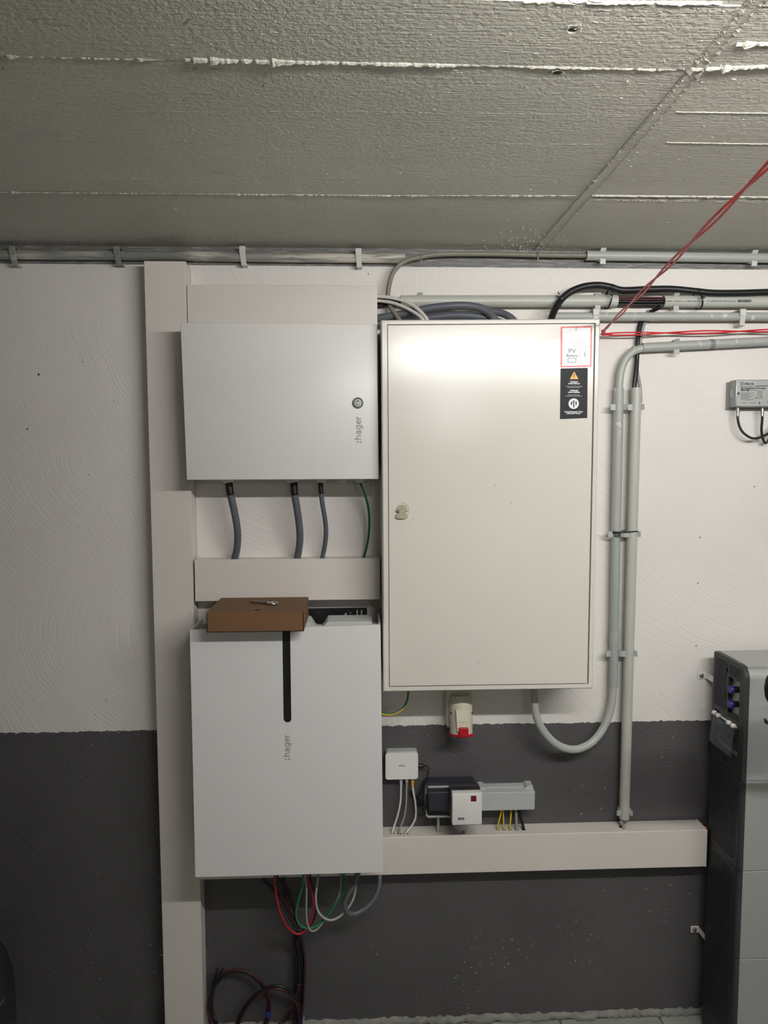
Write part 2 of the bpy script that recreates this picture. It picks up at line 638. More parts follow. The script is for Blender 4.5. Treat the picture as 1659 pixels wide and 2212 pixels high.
def seg_line(bm, a, b, w, Y, d=0.0003):
    a = Vector((a[0], 0, a[1])); b = Vector((b[0], 0, b[1]))
    t = (b - a).normalized(); n = Vector((-t.z, 0, t.x)) * (w / 2)
    q = [a + n, b + n, b - n, a - n]
    return hexa(bm, [Vector((v.x, Y - d, v.z)) for v in q], [Vector((v.x, Y, v.z)) for v in q])


def ribbon(bm, pts, w, to3):
    """flat pen stroke of width w along 2D points"""
    n = len(pts); A = []; B = []
    for i in range(n):
        a = pts[max(i - 1, 0)]; c = pts[min(i + 1, n - 1)]
        tx_, ty_ = c[0] - a[0], c[1] - a[1]; L = math.hypot(tx_, ty_) or 1.0
        nx, ny = -ty_ / L * w / 2, tx_ / L * w / 2
        A.append(bm.verts.new(to3(pts[i][0] + nx, pts[i][1] + ny))); B.append(bm.verts.new(to3(pts[i][0] - nx, pts[i][1] - ny)))
    for i in range(n - 1):
        bm.faces.new((A[i], A[i + 1], B[i + 1], B[i]))


def arc(cx, cy, rx, ry, a0, a1, n=16):
    return [(cx + rx * math.cos(math.radians(a0 + (a1 - a0) * i / n)), cy + ry * math.sin(math.radians(a0 + (a1 - a0) * i / n))) for i in range(n + 1)]


def wordmark(bm, base, unit, Y):
    """lower-case grotesque word 'hager' reading upwards; base = start of the baseline"""
    w = 0.21; e = w / 2
    glyphs = [
        (1.03, [[(e, 0), (e, 1.40)], [(e, 0.45)] + arc(0.44, 0.55, 0.33, 0.35, 165, 0) + [(0.77, 0)]]),
        (1.02, [arc(0.42, 0.66, 0.31, 0.24, 165, 0, 12) + [(0.73, 0.16), (0.76, 0.06), (0.88, 0.07)], [(0.73, 0.58), (0.45, 0.53)] + arc(0.36, 0.31, 0.25, 0.21, 95, 300, 14) + [(0.62, 0.20), (0.73, 0.36)]]),
        (1.06, [arc(0.44, 0.51, 0.33, 0.40, 0, 360, 28), [(0.79, 0.96), (0.79, 0.02)] + arc(0.44, -0.02, 0.35, 0.28, 0, -155, 12)]),
        (1.00, [[(0.14, 0.50), (0.80, 0.50)] + arc(0.46, 0.49, 0.34, 0.40, 2, 318, 28)]),
        (0.60, [[(e, 0), (e, 0.97)], [(e, 0.50)] + arc(0.48, 0.52, 0.33, 0.36, 175, 84, 8)])]
    x = 0.0
    for adv, strokes_ in glyphs:
        for k, st in enumerate(strokes_):
            ribbon(bm, [(p[0] + x, p[1]) for p in st], w, lambda u, v, k=k: Vector((base.x - v * unit, Y - 0.0002 - 0.00002 * k, base.z + u * unit)))
        x += adv


def px(pts, s=1.0, ox=0.0, oy=0.0):
    """(x, y, Y) in zoomed-crop pixels -> world points"""
    return [W(ox + p[0] / s, oy + p[1] / s, p[2]) for p in pts]


def cable(name, label, pts, r, mat, cat='cable', group=None, seg=10, sub=8, floor=False):
    if floor:
        pts = [Vector((p[0], p[1], max(p[2], r + 0.0005))) for p in pts]
    o = obj(name, tube(NB(), pts, r, seg, sub=sub), mat, smooth=True)
    if mat == 'gy':                      # green stripe winding slowly round the yellow insulation
        o.data.materials.append(M['gy_green'])
        for i, p in enumerate(o.data.polygons):
            if ((i % seg) / seg - 0.72 - (i // seg) * 0.004) % 1.0 < 0.36:
                p.material_index = 1
    return tag(o, label, cat, group)


# ================================================================== THE ROOM
Z_CEIL = W(830, 537, 0).z
XL, XR, YF = -3.4, 4.2, -8.0


def struct(name, bm, mat, smooth=False):
    o = obj(name, bm, mat, smooth=smooth, origin=(0, 0, 0)); o['kind'] = 'structure'
    return o


wall_back = struct('wall_back', box(NB(), XL, XR, 0.0, 0.15, -0.05, Z_CEIL + 0.1), 'wall')
M['wall_far'] = simple('white_painted_wall', (228, 224, 218), 0.6)
struct('wall_left', box(NB(), XL - 0.15, XL, YF, 0.15, -0.05, Z_CEIL + 0.1), 'wall_far')
struct('wall_right', box(NB(), XR, XR + 0.15, YF, 0.15, -0.05, Z_CEIL + 0.1), 'wall_far')
struct('wall_front', box(NB(), XL - 0.15, XR + 0.15, YF - 0.15, YF, -0.05, Z_CEIL + 0.1), 'wall_far')

# ceiling: concrete slab with the strips the formwork boards left, and paint-covered burrs at the joints
ceiling = struct('ceiling', box(NB(), XL, XR, YF, 0.0, Z_CEIL + 0.03, Z_CEIL + 0.15), 'ceil')


def ceil_at(x, y):
    return WZ(x, y, Z_CEIL)


j1 = (ceil_at(0, 414).y + ceil_at(1000, 421).y) / 2
j2 = (ceil_at(0, 118).y + ceil_at(1460, 147).y) / 2
j3 = ceil_at(1400, 4).y
xs_a = ceil_at(1165, 525).x; xs_b = ceil_at(1197, 512).x
xs = (xs_a + xs_b) / 2
HOLES = [(ceil_at(hx, hy), s_) for hx, hy, s_ in ((1237, 62, 1.0), (1203, 156, 0.9), (396, 215, 0.3))]
ys = [0.0, j1, j2, j3, j3 - 0.5, j3 - 1.0, j3 - 1.5]
for i in range(len(ys) - 1):
    for (x0, x1, s) in ((XL, xs_a, 0), (xs_b, XR, 1)):
        dz = ((i * 7 + s * 3) % 5) * 0.0006
        y0, y1 = ys[i + 1] + 0.0006, ys[i] - 0.0006
        loops = [[(x0, y0), (x1, y0), (x1, y1), (x0, y1)]]
        for hc, hs in HOLES:
            if x0 < hc.x < x1 and y0 < hc.y < y1:
                loops.append(circ(hc.x, hc.y, 0.0068 * hs, None, 16)[::-1])
        b = NB(); plate(b, loops, lambda u, v, w, dz=dz: Vector((u, v, Z_CEIL - dz + w)), 0.03 + dz)
        o = obj('ceiling_panel', b, 'ceil', ceiling)
box_strip = obj('joint_strip', box(NB(), xs_a + 0.001, xs_b - 0.001, ys[-1], -0.0006, Z_CEIL - 0.0016, Z_CEIL + 0.03), 'ceil', ceiling)
box_rest = obj('ceiling_panel', box(NB(), XL, XR, YF, ys[-1], Z_CEIL, Z_CEIL + 0.03), 'ceil', ceiling)


def ridge(p0, p1, w, h, step=0.004, density=1.0, seed=1):
    """ragged burr of concrete along a formwork joint"""
    rnd = random.Random(seed); bm = NB()
    p0 = Vector(p0); p1 = Vector(p1); L = (p1 - p0).length; t = (p1 - p0).normalized()
    n = Vector((-t.y, t.x, 0))
    k = int(L / step); prev = None; lvl = 0.6; tgt = 0.6; big = 0.0
    for i in range(k + 1):
        if rnd.random() < 0.06:
            tgt = rnd.uniform(0.35, 1.0)
        lvl += (tgt - lvl) * 0.3
        if rnd.random() < 0.02:
            big = rnd.uniform(0.8, 2.2)
        big *= 0.7
        a = (lvl if rnd.random() < density else 0.08) * rnd.uniform(0.6, 1.25)
        c = p0 + t * (L * i / k) + n * rnd.uniform(-0.0007, 0.0007)
        ww = w * (0.25 + a * 0.6 + big); hh = h * (0.1 + a * 0.8 + big * 0.6)
        row = [bm.verts.new(c + n * ww * 0.55 + Vector((0, 0, 0.001))), bm.verts.new(c + n * ww * 0.12 + Vector((0, 0, -hh))),
               bm.verts.new(c - n * ww * 0.3 + Vector((0, 0, -hh * 0.6))), bm.verts.new(c - n * ww * 0.6 + Vector((0, 0, 0.001)))]
        if prev:
            for q in range(3):
                bm.faces.new((prev[q], prev[q + 1], row[q + 1], row[q]))
        prev = row
    return bm


def cz(v):
    return Vector((v.x, v.y, Z_CEIL - 0.0012))


obj('joint_burr', ridge(cz(ceil_at(10, 118)), cz(ceil_at(420, 127)), 0.006, 0.004, density=0.7, seed=3), 'ceil', ceiling)
obj('joint_burr', ridge(cz(ceil_at(400, 124)), cz(ceil_at(1460, 147)), 0.008, 0.006, density=0.97, seed=5), 'ceil', ceiling)
obj('joint_burr', ridge(cz(ceil_at(1490, 147)), cz(ceil_at(1760, 136)), 0.008, 0.006, density=0.97, seed=6), 'ceil', ceiling)
obj('joint_burr', ridge(cz(ceil_at(-60, 413)), cz(ceil_at(850, 421)), 0.005, 0.0035, density=0.6, seed=8), 'ceil', ceiling)
obj('joint_burr', ridge(cz(ceil_at(850, 421)), cz(ceil_at(1245, 421)), 0.005, 0.003, density=0.6, seed=9), 'ceil', ceiling)
obj('joint_burr', ridge(cz(ceil_at(1275, 421)), cz(ceil_at(1720, 425)), 0.004, 0.0035, density=0.9, seed=10), 'ceil', ceiling)
obj('joint_burr', ridge(cz(ceil_at(1285, 430)), cz(ceil_at(1720, 436)), 0.004, 0.0025, density=0.7, seed=11), 'ceil', ceiling)
obj('joint_burr', ridge(cz(ceil_at(1130, 0)), cz(ceil_at(1560, 4)), 0.006, 0.005, density=0.95, seed=12), 'ceil', ceiling)
obj('joint_burr', ridge(cz(ceil_at(1590, 92)), cz(ceil_at(1760, 90)), 0.008, 0.006, density=0.95, seed=13), 'ceil', ceiling)
for a, b, sd in (((1165, 525), (1640, -20), 21), ((1197, 512), (1668, -20), 22)):
    obj('joint_burr', ridge(cz(ceil_at(*a)), cz(ceil_at(*b)), 0.006, 0.0042, density=0.85, seed=sd), 'ceil', ceiling)
for k, (a, b) in enumerate((((300, 240), (830, 239)), ((830, 241), (1380, 247)), ((60, 386), (780, 383)), ((0, 293), (240, 303)), ((1080, 309), (1320, 311)), ((1460, 241), (1700, 244)), ((1440, 307), (1700, 311)))):
    obj('board_line', ridge(cz(ceil_at(*a)), cz(ceil_at(*b)), 0.0014, 0.0006, density=0.45, seed=40 + k), 'ceil', ceiling)
for (hx, hy, s) in ((1237, 62, 1.0), (1203, 156, 0.9), (396, 215, 0.3)):   # drill holes with a broken lip
    c = cz(ceil_at(hx, hy))
    if s > 0.5:
        b = NB(); rnd = random.Random(int(hx)); ring = []
        for i in range(16):
            t = math.pi * (0.95 + 1.1 * i / 15); rr = 0.010 * s * rnd.uniform(0.8, 1.35)
            ring.append((c + Vector((math.cos(t) * 0.0072 * s, math.sin(t) * 0.0072 * s, -0.0007)), c + Vector((math.cos(t) * rr, math.sin(t) * rr - 0.002, -rnd.uniform(0.001, 0.003))), c + Vector((math.cos(t) * rr * 1.3, math.sin(t) * rr * 1.2 - 0.003, 0.001))))
        vs = [[b.verts.new(q) for q in r] for r in ring]
        for A, B in zip(vs, vs[1:]):
            for q in range(2):
                b.faces.new((A[q], A[q + 1], B[q + 1], B[q]))
        obj('broken_lip', b, 'ceil', ceiling)
# splashes of rough mortar where the cross joint meets the wall and the board joint
b = NB(); rnd = random.Random(5)
for i in range(240):
    if i < 150:
        q = ceil_at(rnd.gauss(1165, 55), 545 - abs(rnd.gauss(0, 22)))
    elif i < 200:
        q = ceil_at(rnd.uniform(1430, 1659), 546 - abs(rnd.gauss(0, 24)))
    else:
        q = ceil_at(rnd.gauss(1490, 50), 147 + rnd.gauss(0, 22) - 30)
    if q.y > -0.004:
        continue
    r = rnd.uniform(0.0007, 0.0022)
    lathe(b, [(r * rnd.uniform(0.8, 1.6), 0.001), (r * 0.8, -r * 0.7), (0, -r)], cz(q), (0, 0, 1), 5)
o = obj('mortar_splash', b, 'ceil', ceiling); o['kind'] = 'stuff'
b = NB(); rnd = random.Random(17)
for i in range(260):
    q = ceil_at(rnd.uniform(-20, 1680), rnd.uniform(-20, 530))
    row = max(k for k in range(len(ys)) if ys[k] >= q.y)
    dz = ((row * 7 + (3 if q.x > xs else 0)) % 5) * 0.0006      # drop of the board strip it sits on
    r = rnd.uniform(0.0005, 0.0014); L_ = r * rnd.uniform(1.5, 5.0); hgt = rnd.uniform(0.0004, 0.0011)
    base = [b.verts.new((q.x + L_ * math.cos(a), q.y + r * math.sin(a), Z_CEIL + 0.001)) for a in [2 * math.pi * k / 6 for k in range(6)]]
    tip = [b.verts.new((q.x + L_ * 0.5 * sg, q.y - r * 0.2, Z_CEIL - dz - hgt * rnd.uniform(0.4, 1.0))) for sg in (1, -1)]
    for k, f in enumerate(((0, 1, 'r'), (1, 2, 'm'), (2, 3, 'l'), (3, 4, 'l'), (4, 5, 'm'), (5, 0, 'r'))):
        A_, B_ = base[f[0]], base[f[1]]
        if f[2] == 'r':
            b.faces.new((A_, B_, tip[0]))
        elif f[2] == 'l':
            b.faces.new((A_, B_, tip[1]))
        else:
            b.faces.new((A_, B_, tip[1], tip[0]) if k == 1 else (A_, B_, tip[0], tip[1]))
o = obj('concrete_burr', b, 'ceil', ceiling); o['kind'] = 'stuff'

# floor with laid tiles near the wall
floor = struct('floor', box(NB(), XL, XR, YF, 0.15, -0.12, -0.004), 'grout')
TS = 0.30
tx0 = W(1208, 2200, 0).x
proto = None
for iy in range(6):
    for ix in range(-8, 8):
        x0 = tx0 + ix * TS; y1 = -0.012 - iy * TS
        if proto is None:
            b = box(NB(), 0, TS - 0.006, -(TS - 0.006), 0, -0.012, 0.0, 0.0015, 1)
            proto = obj('floor_tile', b, 'tile', floor); o = proto
        else:
            o = proto.copy(); C.objects.link(o); o.parent = floor
        o.location = (x0, y1, 0)
obj('floor_screed', box(NB(), XL, XR, YF, -0.012 - 6 * TS, -0.004, -0.001), 'tile', floor)

# rough mortar fillet along the foot of the wall
b = NB(); prev = None; rnd = random.Random(11)
x = -1.4
while x < 1.5:
    h = rnd.uniform(0.010, 0.020); d = rnd.uniform(0.010, 0.022)
    row = [b.verts.new((x, 0.002, h)), b.verts.new((x, -d * 0.35, h * rnd.uniform(0.55, 0.9))), b.verts.new((x, -d, 0.001)), b.verts.new((x, 0.002, -0.004))]
    if prev:
        for q in range(3):
            b.faces.new((prev[q], prev[q + 1], row[q + 1], row[q]))
    prev = row; x += 0.011
o = struct('baseboard_back', b, 'mortar', True)

# fluorescent tubes on the ceiling (behind and above the viewpoint)
for (c, L, st) in TUBES:
    t = thing('tube_lamp_offscreen', 'long fluorescent tube lamp on a white batten under the ceiling' if L > 1 else 'short fluorescent lamp far back under the ceiling', 'lamp', (c[0], c[1], Z_CEIL), 'ceiling lamps')
    obj('batten', box(NB(), c[0] - L / 2 - 0.03, c[0] + L / 2 + 0.03, c[1] - 0.02, c[1] + 0.02, c[2] + 0.035, Z_CEIL, 0.003, 1), 'powder', t)
    for s in (-1, 1):
        obj('lamp_holder', box(NB(), c[0] + s * (L / 2 + 0.012) - 0.012, c[0] + s * (L / 2 + 0.012) + 0.012, c[1] - 0.012, c[1] + 0.012, c[2] - 0.015, c[2] + 0.036), 'powder', t)
    b = tube(NB(), [(c[0] - L / 2 + L * i / 8, c[1], c[2]) for i in range(9)], 0.013, 10, smooth=False)
    obj('tube_offscreen', b, mat_emit(st), t, True)

# black dots standing in for the shade inside small holes in the plaster
for (hx, hy, r) in ((84, 809, 0.0028), (179, 781, 0.0014), (246, 867, 0.0012), (140, 903, 0.001)):
    c = W(hx, hy, 0)
    obj('hole_shade_dot', lathe(NB(), [(r, -0.001), (r, 0.0008), (r * 0.7, 0.0014), (0, 0.0016)], c, (0, -1, 0), 10), 'black', wall_back)

# ================================================================== CABLE DUCTS
DY = -0.060
vx0 = (W(311, 563, DY).x + W(356, 2212, DY).x) / 2
vx1 = (W(403, 565, DY).x + W(437, 2212, DY).x) / 2
vz1 = W(357, 564, DY).z


def duct_vertical():
    t = thing('cable_duct', 'tall white vertical cable duct running from the floor up to the ceiling pipe', 'cable duct', ((vx0 + vx1) / 2, 0, 0))
    b = NB()
    zc = W(440, 2092, -0.03).z
    for x0, x1 in ((vx0 + 0.0015, vx0 + 0.0035), (vx1 - 0.0035, vx1 - 0.0015)):
        box(b, x0, x1, DY + 0.003, 0.0, 0.0, zc - 0.0006)
        box(b, x0, x1, DY + 0.003, 0.0, zc + 0.0006, vz1 - 0.001)
    box(b, vx0 + 0.0015, vx1 - 0.0015, -0.002, 0.0, 0.0, vz1 - 0.001)
    obj('base_channel', b, 'duct', t)
    b = NB()
    box(b, vx0, vx1, DY, DY + 0.002, 0.0, vz1, 0.0008, 1)
    obj('cover', b, 'duct', t)
    b = NB()
    for x0, x1 in ((vx0, vx0 + 0.0014), (vx1 - 0.0014, vx1)):
        box(b, x0, x1, DY + 0.0015, DY + 0.012, 0.0, vz1)
    obj('cover_lip', b, 'duct', t)


duct_vertical()


def duct_horizontal(label, x0, x1, z0, z1, holes=(), ends=(True, True), lip=True):
    t = thing('cable_duct', label, 'cable duct', ((x0 + x1) / 2, 0, z0))
    b = NB()
    box(b, x0, x1, -0.002, 0.0, z0 + 0.002, z1 - 0.002)
    box(b, x0, x1, DY + 0.003, 0.0, z0 + 0.001, z0 + 0.003)
    obj('base_channel', b, 'duct', t)
    b = NB()
    loops = [[(x0, DY + 0.003), (x1, DY + 0.003), (x1, 0.0), (x0, 0.0)]]
    for hx, hy, ru, rv in holes:
        loops.append(circ(hx, hy, ru, rv, 16)[::-1])
    plate(b, loops, lambda u, v, w: Vector((u, v, z1 - 0.001 - w)), 0.002)
    obj('top_wall', b, 'duct', t)
    b = box(NB(), x0, x1, DY, DY + 0.002, z0, z1, 0.0008, 1)
    if lip:
        box(b, x0, x1, DY + 0.001, DY + 0.010, z1 - 0.0006, z1 + 0.0008)
    obj('cover', b, 'duct', t)
    for e, x in zip(ends, (x0, x1)):
        if e:
            obj('end_cap', box(NB(), x - 0.001, x + 0.001, DY - 0.0006, 0.0, z0 - 0.0006, z1 + 0.0012), 'duct', t)
    return t


# distribution box geometry first: other pieces meet it
HB = qfront((389, 697), (815, 700), (818, 1035), (403, 1037), -0.15)
IV = qfront((410, 1362), (822, 1350), (828, 1884), (422, 1895), -0.20)
CAB = qfront((823, 691), (1297, 688), (1281, 1488), (828, 1495), -0.18)

dz1 = W(600, 616, DY).z
duct_horizontal('white horizontal cable duct directly above the small distribution box', vx1 + 0.002, W(815, 650, DY).x, HB[0].z + 0.001, dz1, ends=(False, False), lip=False)
md0, md1 = W(421, 1210, DY), W(820, 1297, DY)
mz1 = (W(421, 1210, DY).z + W(819, 1207, DY).z) / 2
mz0 = (W(425, 1298, DY).z + W(820, 1296, DY).z) / 2


def top_hole(hx, hy, z, ru, rv):
    p = WZ(hx, hy, z)
    return (p.x, min(-0.008, max(DY + 0.012, p.y)), ru, rv)


MH = [top_hole(380 + a / 3.318, 1000 + b_ / 3.318, mz1, r, 0.009) for a, b_, r in ((424, 686, 0.0135), (880, 681, 0.0135), (1058, 679, 0.010), (1350, 674, 0.006))]
duct_horizontal('short white cable duct between distribution box and inverter', md0.x, md1.x, mz0, mz1, MH)
lz1 = (W(828, 1810, DY).z + W(1527, 1793, DY).z) / 2
lz0 = (W(828, 1893, DY).z + W(1525, 1869, DY).z) / 2
LHP = [(847, 1799, 0.0075), (862, 1800, 0.0075), (877, 1800, 0.0075), (946, 1795, 0.007), (1001, 1796, 0.0065), (1075, 1791.5, 0.006), (1089, 1791.5, 0.006), (1102, 1791.5, 0.006), (1116, 1791.5, 0.007), (1131, 1791, 0.0075), (1343, 1785, 0.010)]
LH = [top_hole(a, b_, lz1, r, r * 0.7) for a, b_, r in LHP]
lx1 = W(1526, 1830, DY).x
duct_horizontal('long white horizontal cable duct below the grey power strip', vx1 + 0.002, lx1, lz0, lz1, LH)

# ================================================================== SMALL DISTRIBUTION BOX
def distribution_box():
    base = Vector(((HB[0].x + HB[1].x) / 2, -0.07, HB[2].z))
    t = thing('distribution_box', 'white sheet metal distribution box with round key lock and sideways logo', 'electrical box', base)
    obj('body', hexa(NB(), at_y(inset_quad(HB, 0.003, 0.003, 0.003, 0.003), -0.131), at_y(inset_quad(HB, 0.003, 0.003, 0.003, 0.003), -0.0005), 0.002), 'powder', t)
    obj('door', hexa(NB(), HB, at_y(HB, -0.130), 0.0022, 3), 'powder', t, 'auto')
    c = W(773, 870.5, -0.15)
    k = obj('lock', lathe(NB(), [(0.0140, 0.0), (0.0140, 0.0022), (0.0128, 0.0034), (0.0108, 0.0034), (0.0104, 0.0020), (0, 0.0020)], c, (0, -1, 0), 32), 'steel_dark', t, 'auto')
    obj('lock_cylinder', lathe(NB(), [(0.0100, 0.0021), (0.0098, 0.0030), (0.0046, 0.0032), (0.0040, 0.0006), (0, 0.0006)], c, (0, -1, 0), 28), 'lock_grey', k, 'auto')
    b = NB(); lathe(b, [(0.0022, 0.0006), (0.0022, 0.0034), (0, 0.0036)], c, (0, -1, 0), 12)
    obj('lock_pin', b, 'steel', k, 'auto')
    b = NB(); box(b, c.x - 0.0016, c.x + 0.0016, c.y - 0.0034, c.y - 0.001, c.z + 0.0030, c.z + 0.0068)
    obj('keyhole_shade', b, 'black', k)  # solid black block in place of the shade inside the keyhole
    b = NB(); wordmark(b, W(780.3, 949.8, -0.15), 0.01265, -0.15)
    o = obj('logo', b, 'logo', t)
    b = NB()
    for (qx, qy) in ((772.5, 954.5), (779, 954.5)):
        q = W(qx, qy, -0.15); box(b, q.x - 0.0021, q.x + 0.0021, -0.1504, -0.1499, q.z - 0.0021, q.z + 0.0021)
    obj('logo_dots', b, 'logo', t)
    zb = HB[2].z
    for gx, yy, r in ((492, -0.085, 0.021), (632, -0.085, 0.021), (694, -0.085, 0.018), (741, -0.085, 0.016), (779, -0.085, 0.017)):
        p = W(gx, 1046, yy)
        obj('cable_gland', lathe(NB(), [(r * 0.85, 0.004), (r * 0.85, 0.0), (r * 0.72, -0.006), (r * 0.45, -0.0105), (0, -0.0115)], (p.x, yy, zb), (0, 0, 1), 20), 'powder', t, 'auto')
    return t


distribution_box()

cr4 = (3.318, 380, 1000)
Dc = lambda pts: px(pts, *cr4)


def drop_cable(label, pts, r, mat, sleeve):
    t = thing('cable', label, 'cable', Dc(pts)[-1])
    P = Dc(pts)
    obj('jacket', tube(NB(), P, r, 14), mat, t, True)
    if sleeve:
        obj('sleeve', tube(NB(), smooth_path(P)[0:17], r * 1.03, 14, smooth=False), 'black_cable', t, True)


drop_cable('thick slate grey cable leaving the distribution box beside the vertical duct', [(378, 120, -0.085), (381, 155, -0.085), (392, 230, -0.084), (415, 330, -0.078), (434, 430, -0.068), (443, 520, -0.058), (438, 610, -0.045), (421, 688, -0.032), (412, 740, -0.030)], 0.0098, 'dark_grey_cable', True)
drop_cable('thick slate grey cable in the middle of the distribution box underside', [(843, 120, -0.085), (845, 155, -0.085), (851, 230, -0.084), (868, 330, -0.078), (882, 430, -0.068), (889, 530, -0.057), (883, 610, -0.045), (870, 684, -0.032), (866, 740, -0.030)], 0.0098, 'dark_grey_cable', True)
drop_cable('thin slate grey cable under the distribution box next to the green wire', [(1036, 120, -0.085), (1037, 155, -0.085), (1041, 220, -0.084), (1053, 310, -0.078), (1068, 400, -0.068), (1076, 490, -0.058), (1068, 590, -0.045), (1050, 682, -0.032), (1042, 740, -0.030)], 0.0064, 'dark_grey_cable', True)
drop_cable('thin green wire hanging from the distribution box beside the meter cabinet', [(1318, 140, -0.085), (1328, 158, -0.085), (1355, 230, -0.082), (1377, 310, -0.076), (1386, 400, -0.068), (1383, 500, -0.058), (1370, 590, -0.045), (1349, 677, -0.032), (1340, 730, -0.030)], 0.0031, 'dkgreen', False)

# ================================================================== INVERTER
def inverter():
    zt = (IV[0].z + IV[1].z) / 2; zb = (IV[2].z + IV[3].z) / 2
    x0 = (IV[0].x + IV[3].x) / 2; x1 = (IV[1].x + IV[2].x) / 2
    t = thing('inverter', 'white wall inverter with black vertical slot and an open top', 'inverter', ((x0 + x1) / 2, -0.12, zb))
    slot_x = (W(611, 1460, -0.2).x, W(628, 1460, -0.2).x); cxs = sum(slot_x) / 2; r = (slot_x[1] - slot_x[0]) / 2
    zs = W(620, 1553, -0.2).z
    tl, tr, br, bl = IV
    zmid = tl.z + (tr.z - tl.z) * (cxs - tl.x) / (tr.x - tl.x)
    out = [(tl.x, tl.z), (cxs - r, zmid)] + [(cxs + r * math.cos(math.pi + math.pi * i / 12), zs + r * math.sin(math.pi + math.pi * i / 12)) for i in range(13)] + [(cxs + r, zmid), (tr.x, tr.z), (br.x, br.z), (bl.x, bl.z)]
    b = NB(); plate(b, [out], lambda u, v, w: Vector((u, -0.20 + w, v)), 0.003)
    f = obj('front_cover', b, 'inv_white', t)
    # folded side walls, rim and rear part of the hood
    for s, A, B in ((1, tl, bl), (-1, tr, br)):
        obj('side_wall', hexa(NB(), [Vector((A.x, -0.198, A.z)), Vector((A.x + s * 0.003, -0.198, A.z)), Vector((B.x + s * 0.003, -0.198, B.z)), Vector((B.x, -0.198, B.z))],
             [Vector((A.x, -0.066, A.z)), Vector((A.x + s * 0.003, -0.066, A.z)), Vector((B.x + s * 0.003, -0.066, B.z)), Vector((B.x, -0.066, B.z))]), 'inv_white', t)
    b = NB()
    for a_, c_ in (((tl.x, tl.z), (cxs - r - 0.0004, zmid)), ((cxs + r + 0.0004, zmid), (tr.x, tr.z))):
        hexa(b, [Vector((a_[0], -0.1985, a_[1])), Vector((c_[0], -0.1985, c_[1])), Vector((c_[0], -0.1985, c_[1] - 0.0015)), Vector((a_[0], -0.1985, a_[1] - 0.0015))],
             [Vector((a_[0], -0.188, a_[1])), Vector((c_[0], -0.188, c_[1])), Vector((c_[0], -0.188, c_[1] - 0.0015)), Vector((a_[0], -0.188, a_[1] - 0.0015))])
    obj('top_rim', b, 'inv_white', t)
    obj('light_strip', box(NB(), cxs - r - 0.004, cxs + r + 0.004, -0.1965, -0.192, zs - 0.03, zmid - 0.002), 'black', t, label='black glossy strip behind the slot')
    # inner unit: a housing with two rounded humps and a valley
    zi = zt + 0.002
    b = NB()
    prof = []
    xa, xb = x0 + 0.012, x1 - 0.006
    vxc = W(688, 1340, -0.12).x
    n = 80
    for i in range(n + 1):
        x = xa + (xb - xa) * i / n
        dv = abs(x - vxc)
        dip = 0.024 * (1 - min(1, max(0, (dv - 0.006) / 0.020))) ** 1.0
        sm = 0.5 - 0.5 * math.cos(math.pi * min(1, dip / 0.024))
        e = min(x - xa, xb - x - 0.012)
        edge = 0.0 if e > 0.014 else (0.014 - math.sqrt(max(0.0, 0.014 ** 2 - (0.014 - max(e, 0)) ** 2)))
        prof.append((x, zi - 0.024 * sm - (edge if x < xb - 0.012 else 0.02)))
    loop = prof + [(xb, zb + 0.02), (xa, zb + 0.02)]
    plate(b, [loop], lambda u, v, w: Vector((u, -0.150 + w, v)), 0.078)
    obj('inner_housing', b, 'inner_grey', t, 'auto')
    # black hanging rail on the wall with a bolt
    rz1, rz0 = W(700, 1317, -0.025).z, W(700, 1345, -0.025).z
    hr = obj('hanging_rail', box(NB(), W(520, 1330, -0.025).x, W(793, 1320, -0.025).x, -0.028, 0.0, rz0 - 0.03, rz1, 0.001, 1), 'black', t)
    c = W(755.5, 1325.5, -0.03)
    obj('bolt', lathe(NB(), [(0.0085, -0.004), (0.0085, 0.003), (0.0060, 0.003), (0.0060, 0.010), (0.0030, 0.0105), (0.0026, 0.006), (0, 0.006)], c, (0, -1, 0), 18), 'steel_dark', hr, 'auto')
    b = NB()
    for qx in (771.5, 781):
        q = W(qx, 1325, -0.034); box(b, q.x - 0.0014, q.x + 0.0014, -0.036, -0.028, rz0 - 0.01, rz1 - 0.001)
    obj('tab', b, 'inner_grey', hr)
    q = W(747, 1327, -0.031); obj('washer_edge', box(NB(), q.x - 0.003, q.x + 0.003, -0.033, -0.028, q.z - 0.003, q.z + 0.003, 0.001, 1), 'white_cable', hr)
    obj('bottom_plate', box(NB(), x0 + 0.006, x1 - 0.006, -0.19, -0.066, zb + 0.018, zb + 0.021), 'inner_grey', t)
    b = NB(); wordmark(b, W(626.3, 1634.5, -0.2), 0.01235, -0.20)
    obj('logo', b, 'logo', t)
    b = NB()
    for (qx, qy) in ((618.2, 1640), (624.6, 1640)):
        q = W(qx, qy, -0.2); box(b, q.x - 0.0020, q.x + 0.0020, -0.2004, -0.1999, q.z - 0.0020, q.z + 0.0020)
    obj('logo_dots', b, 'logo', t)
    return zt, zmid


INV_TOP, _ = inverter()

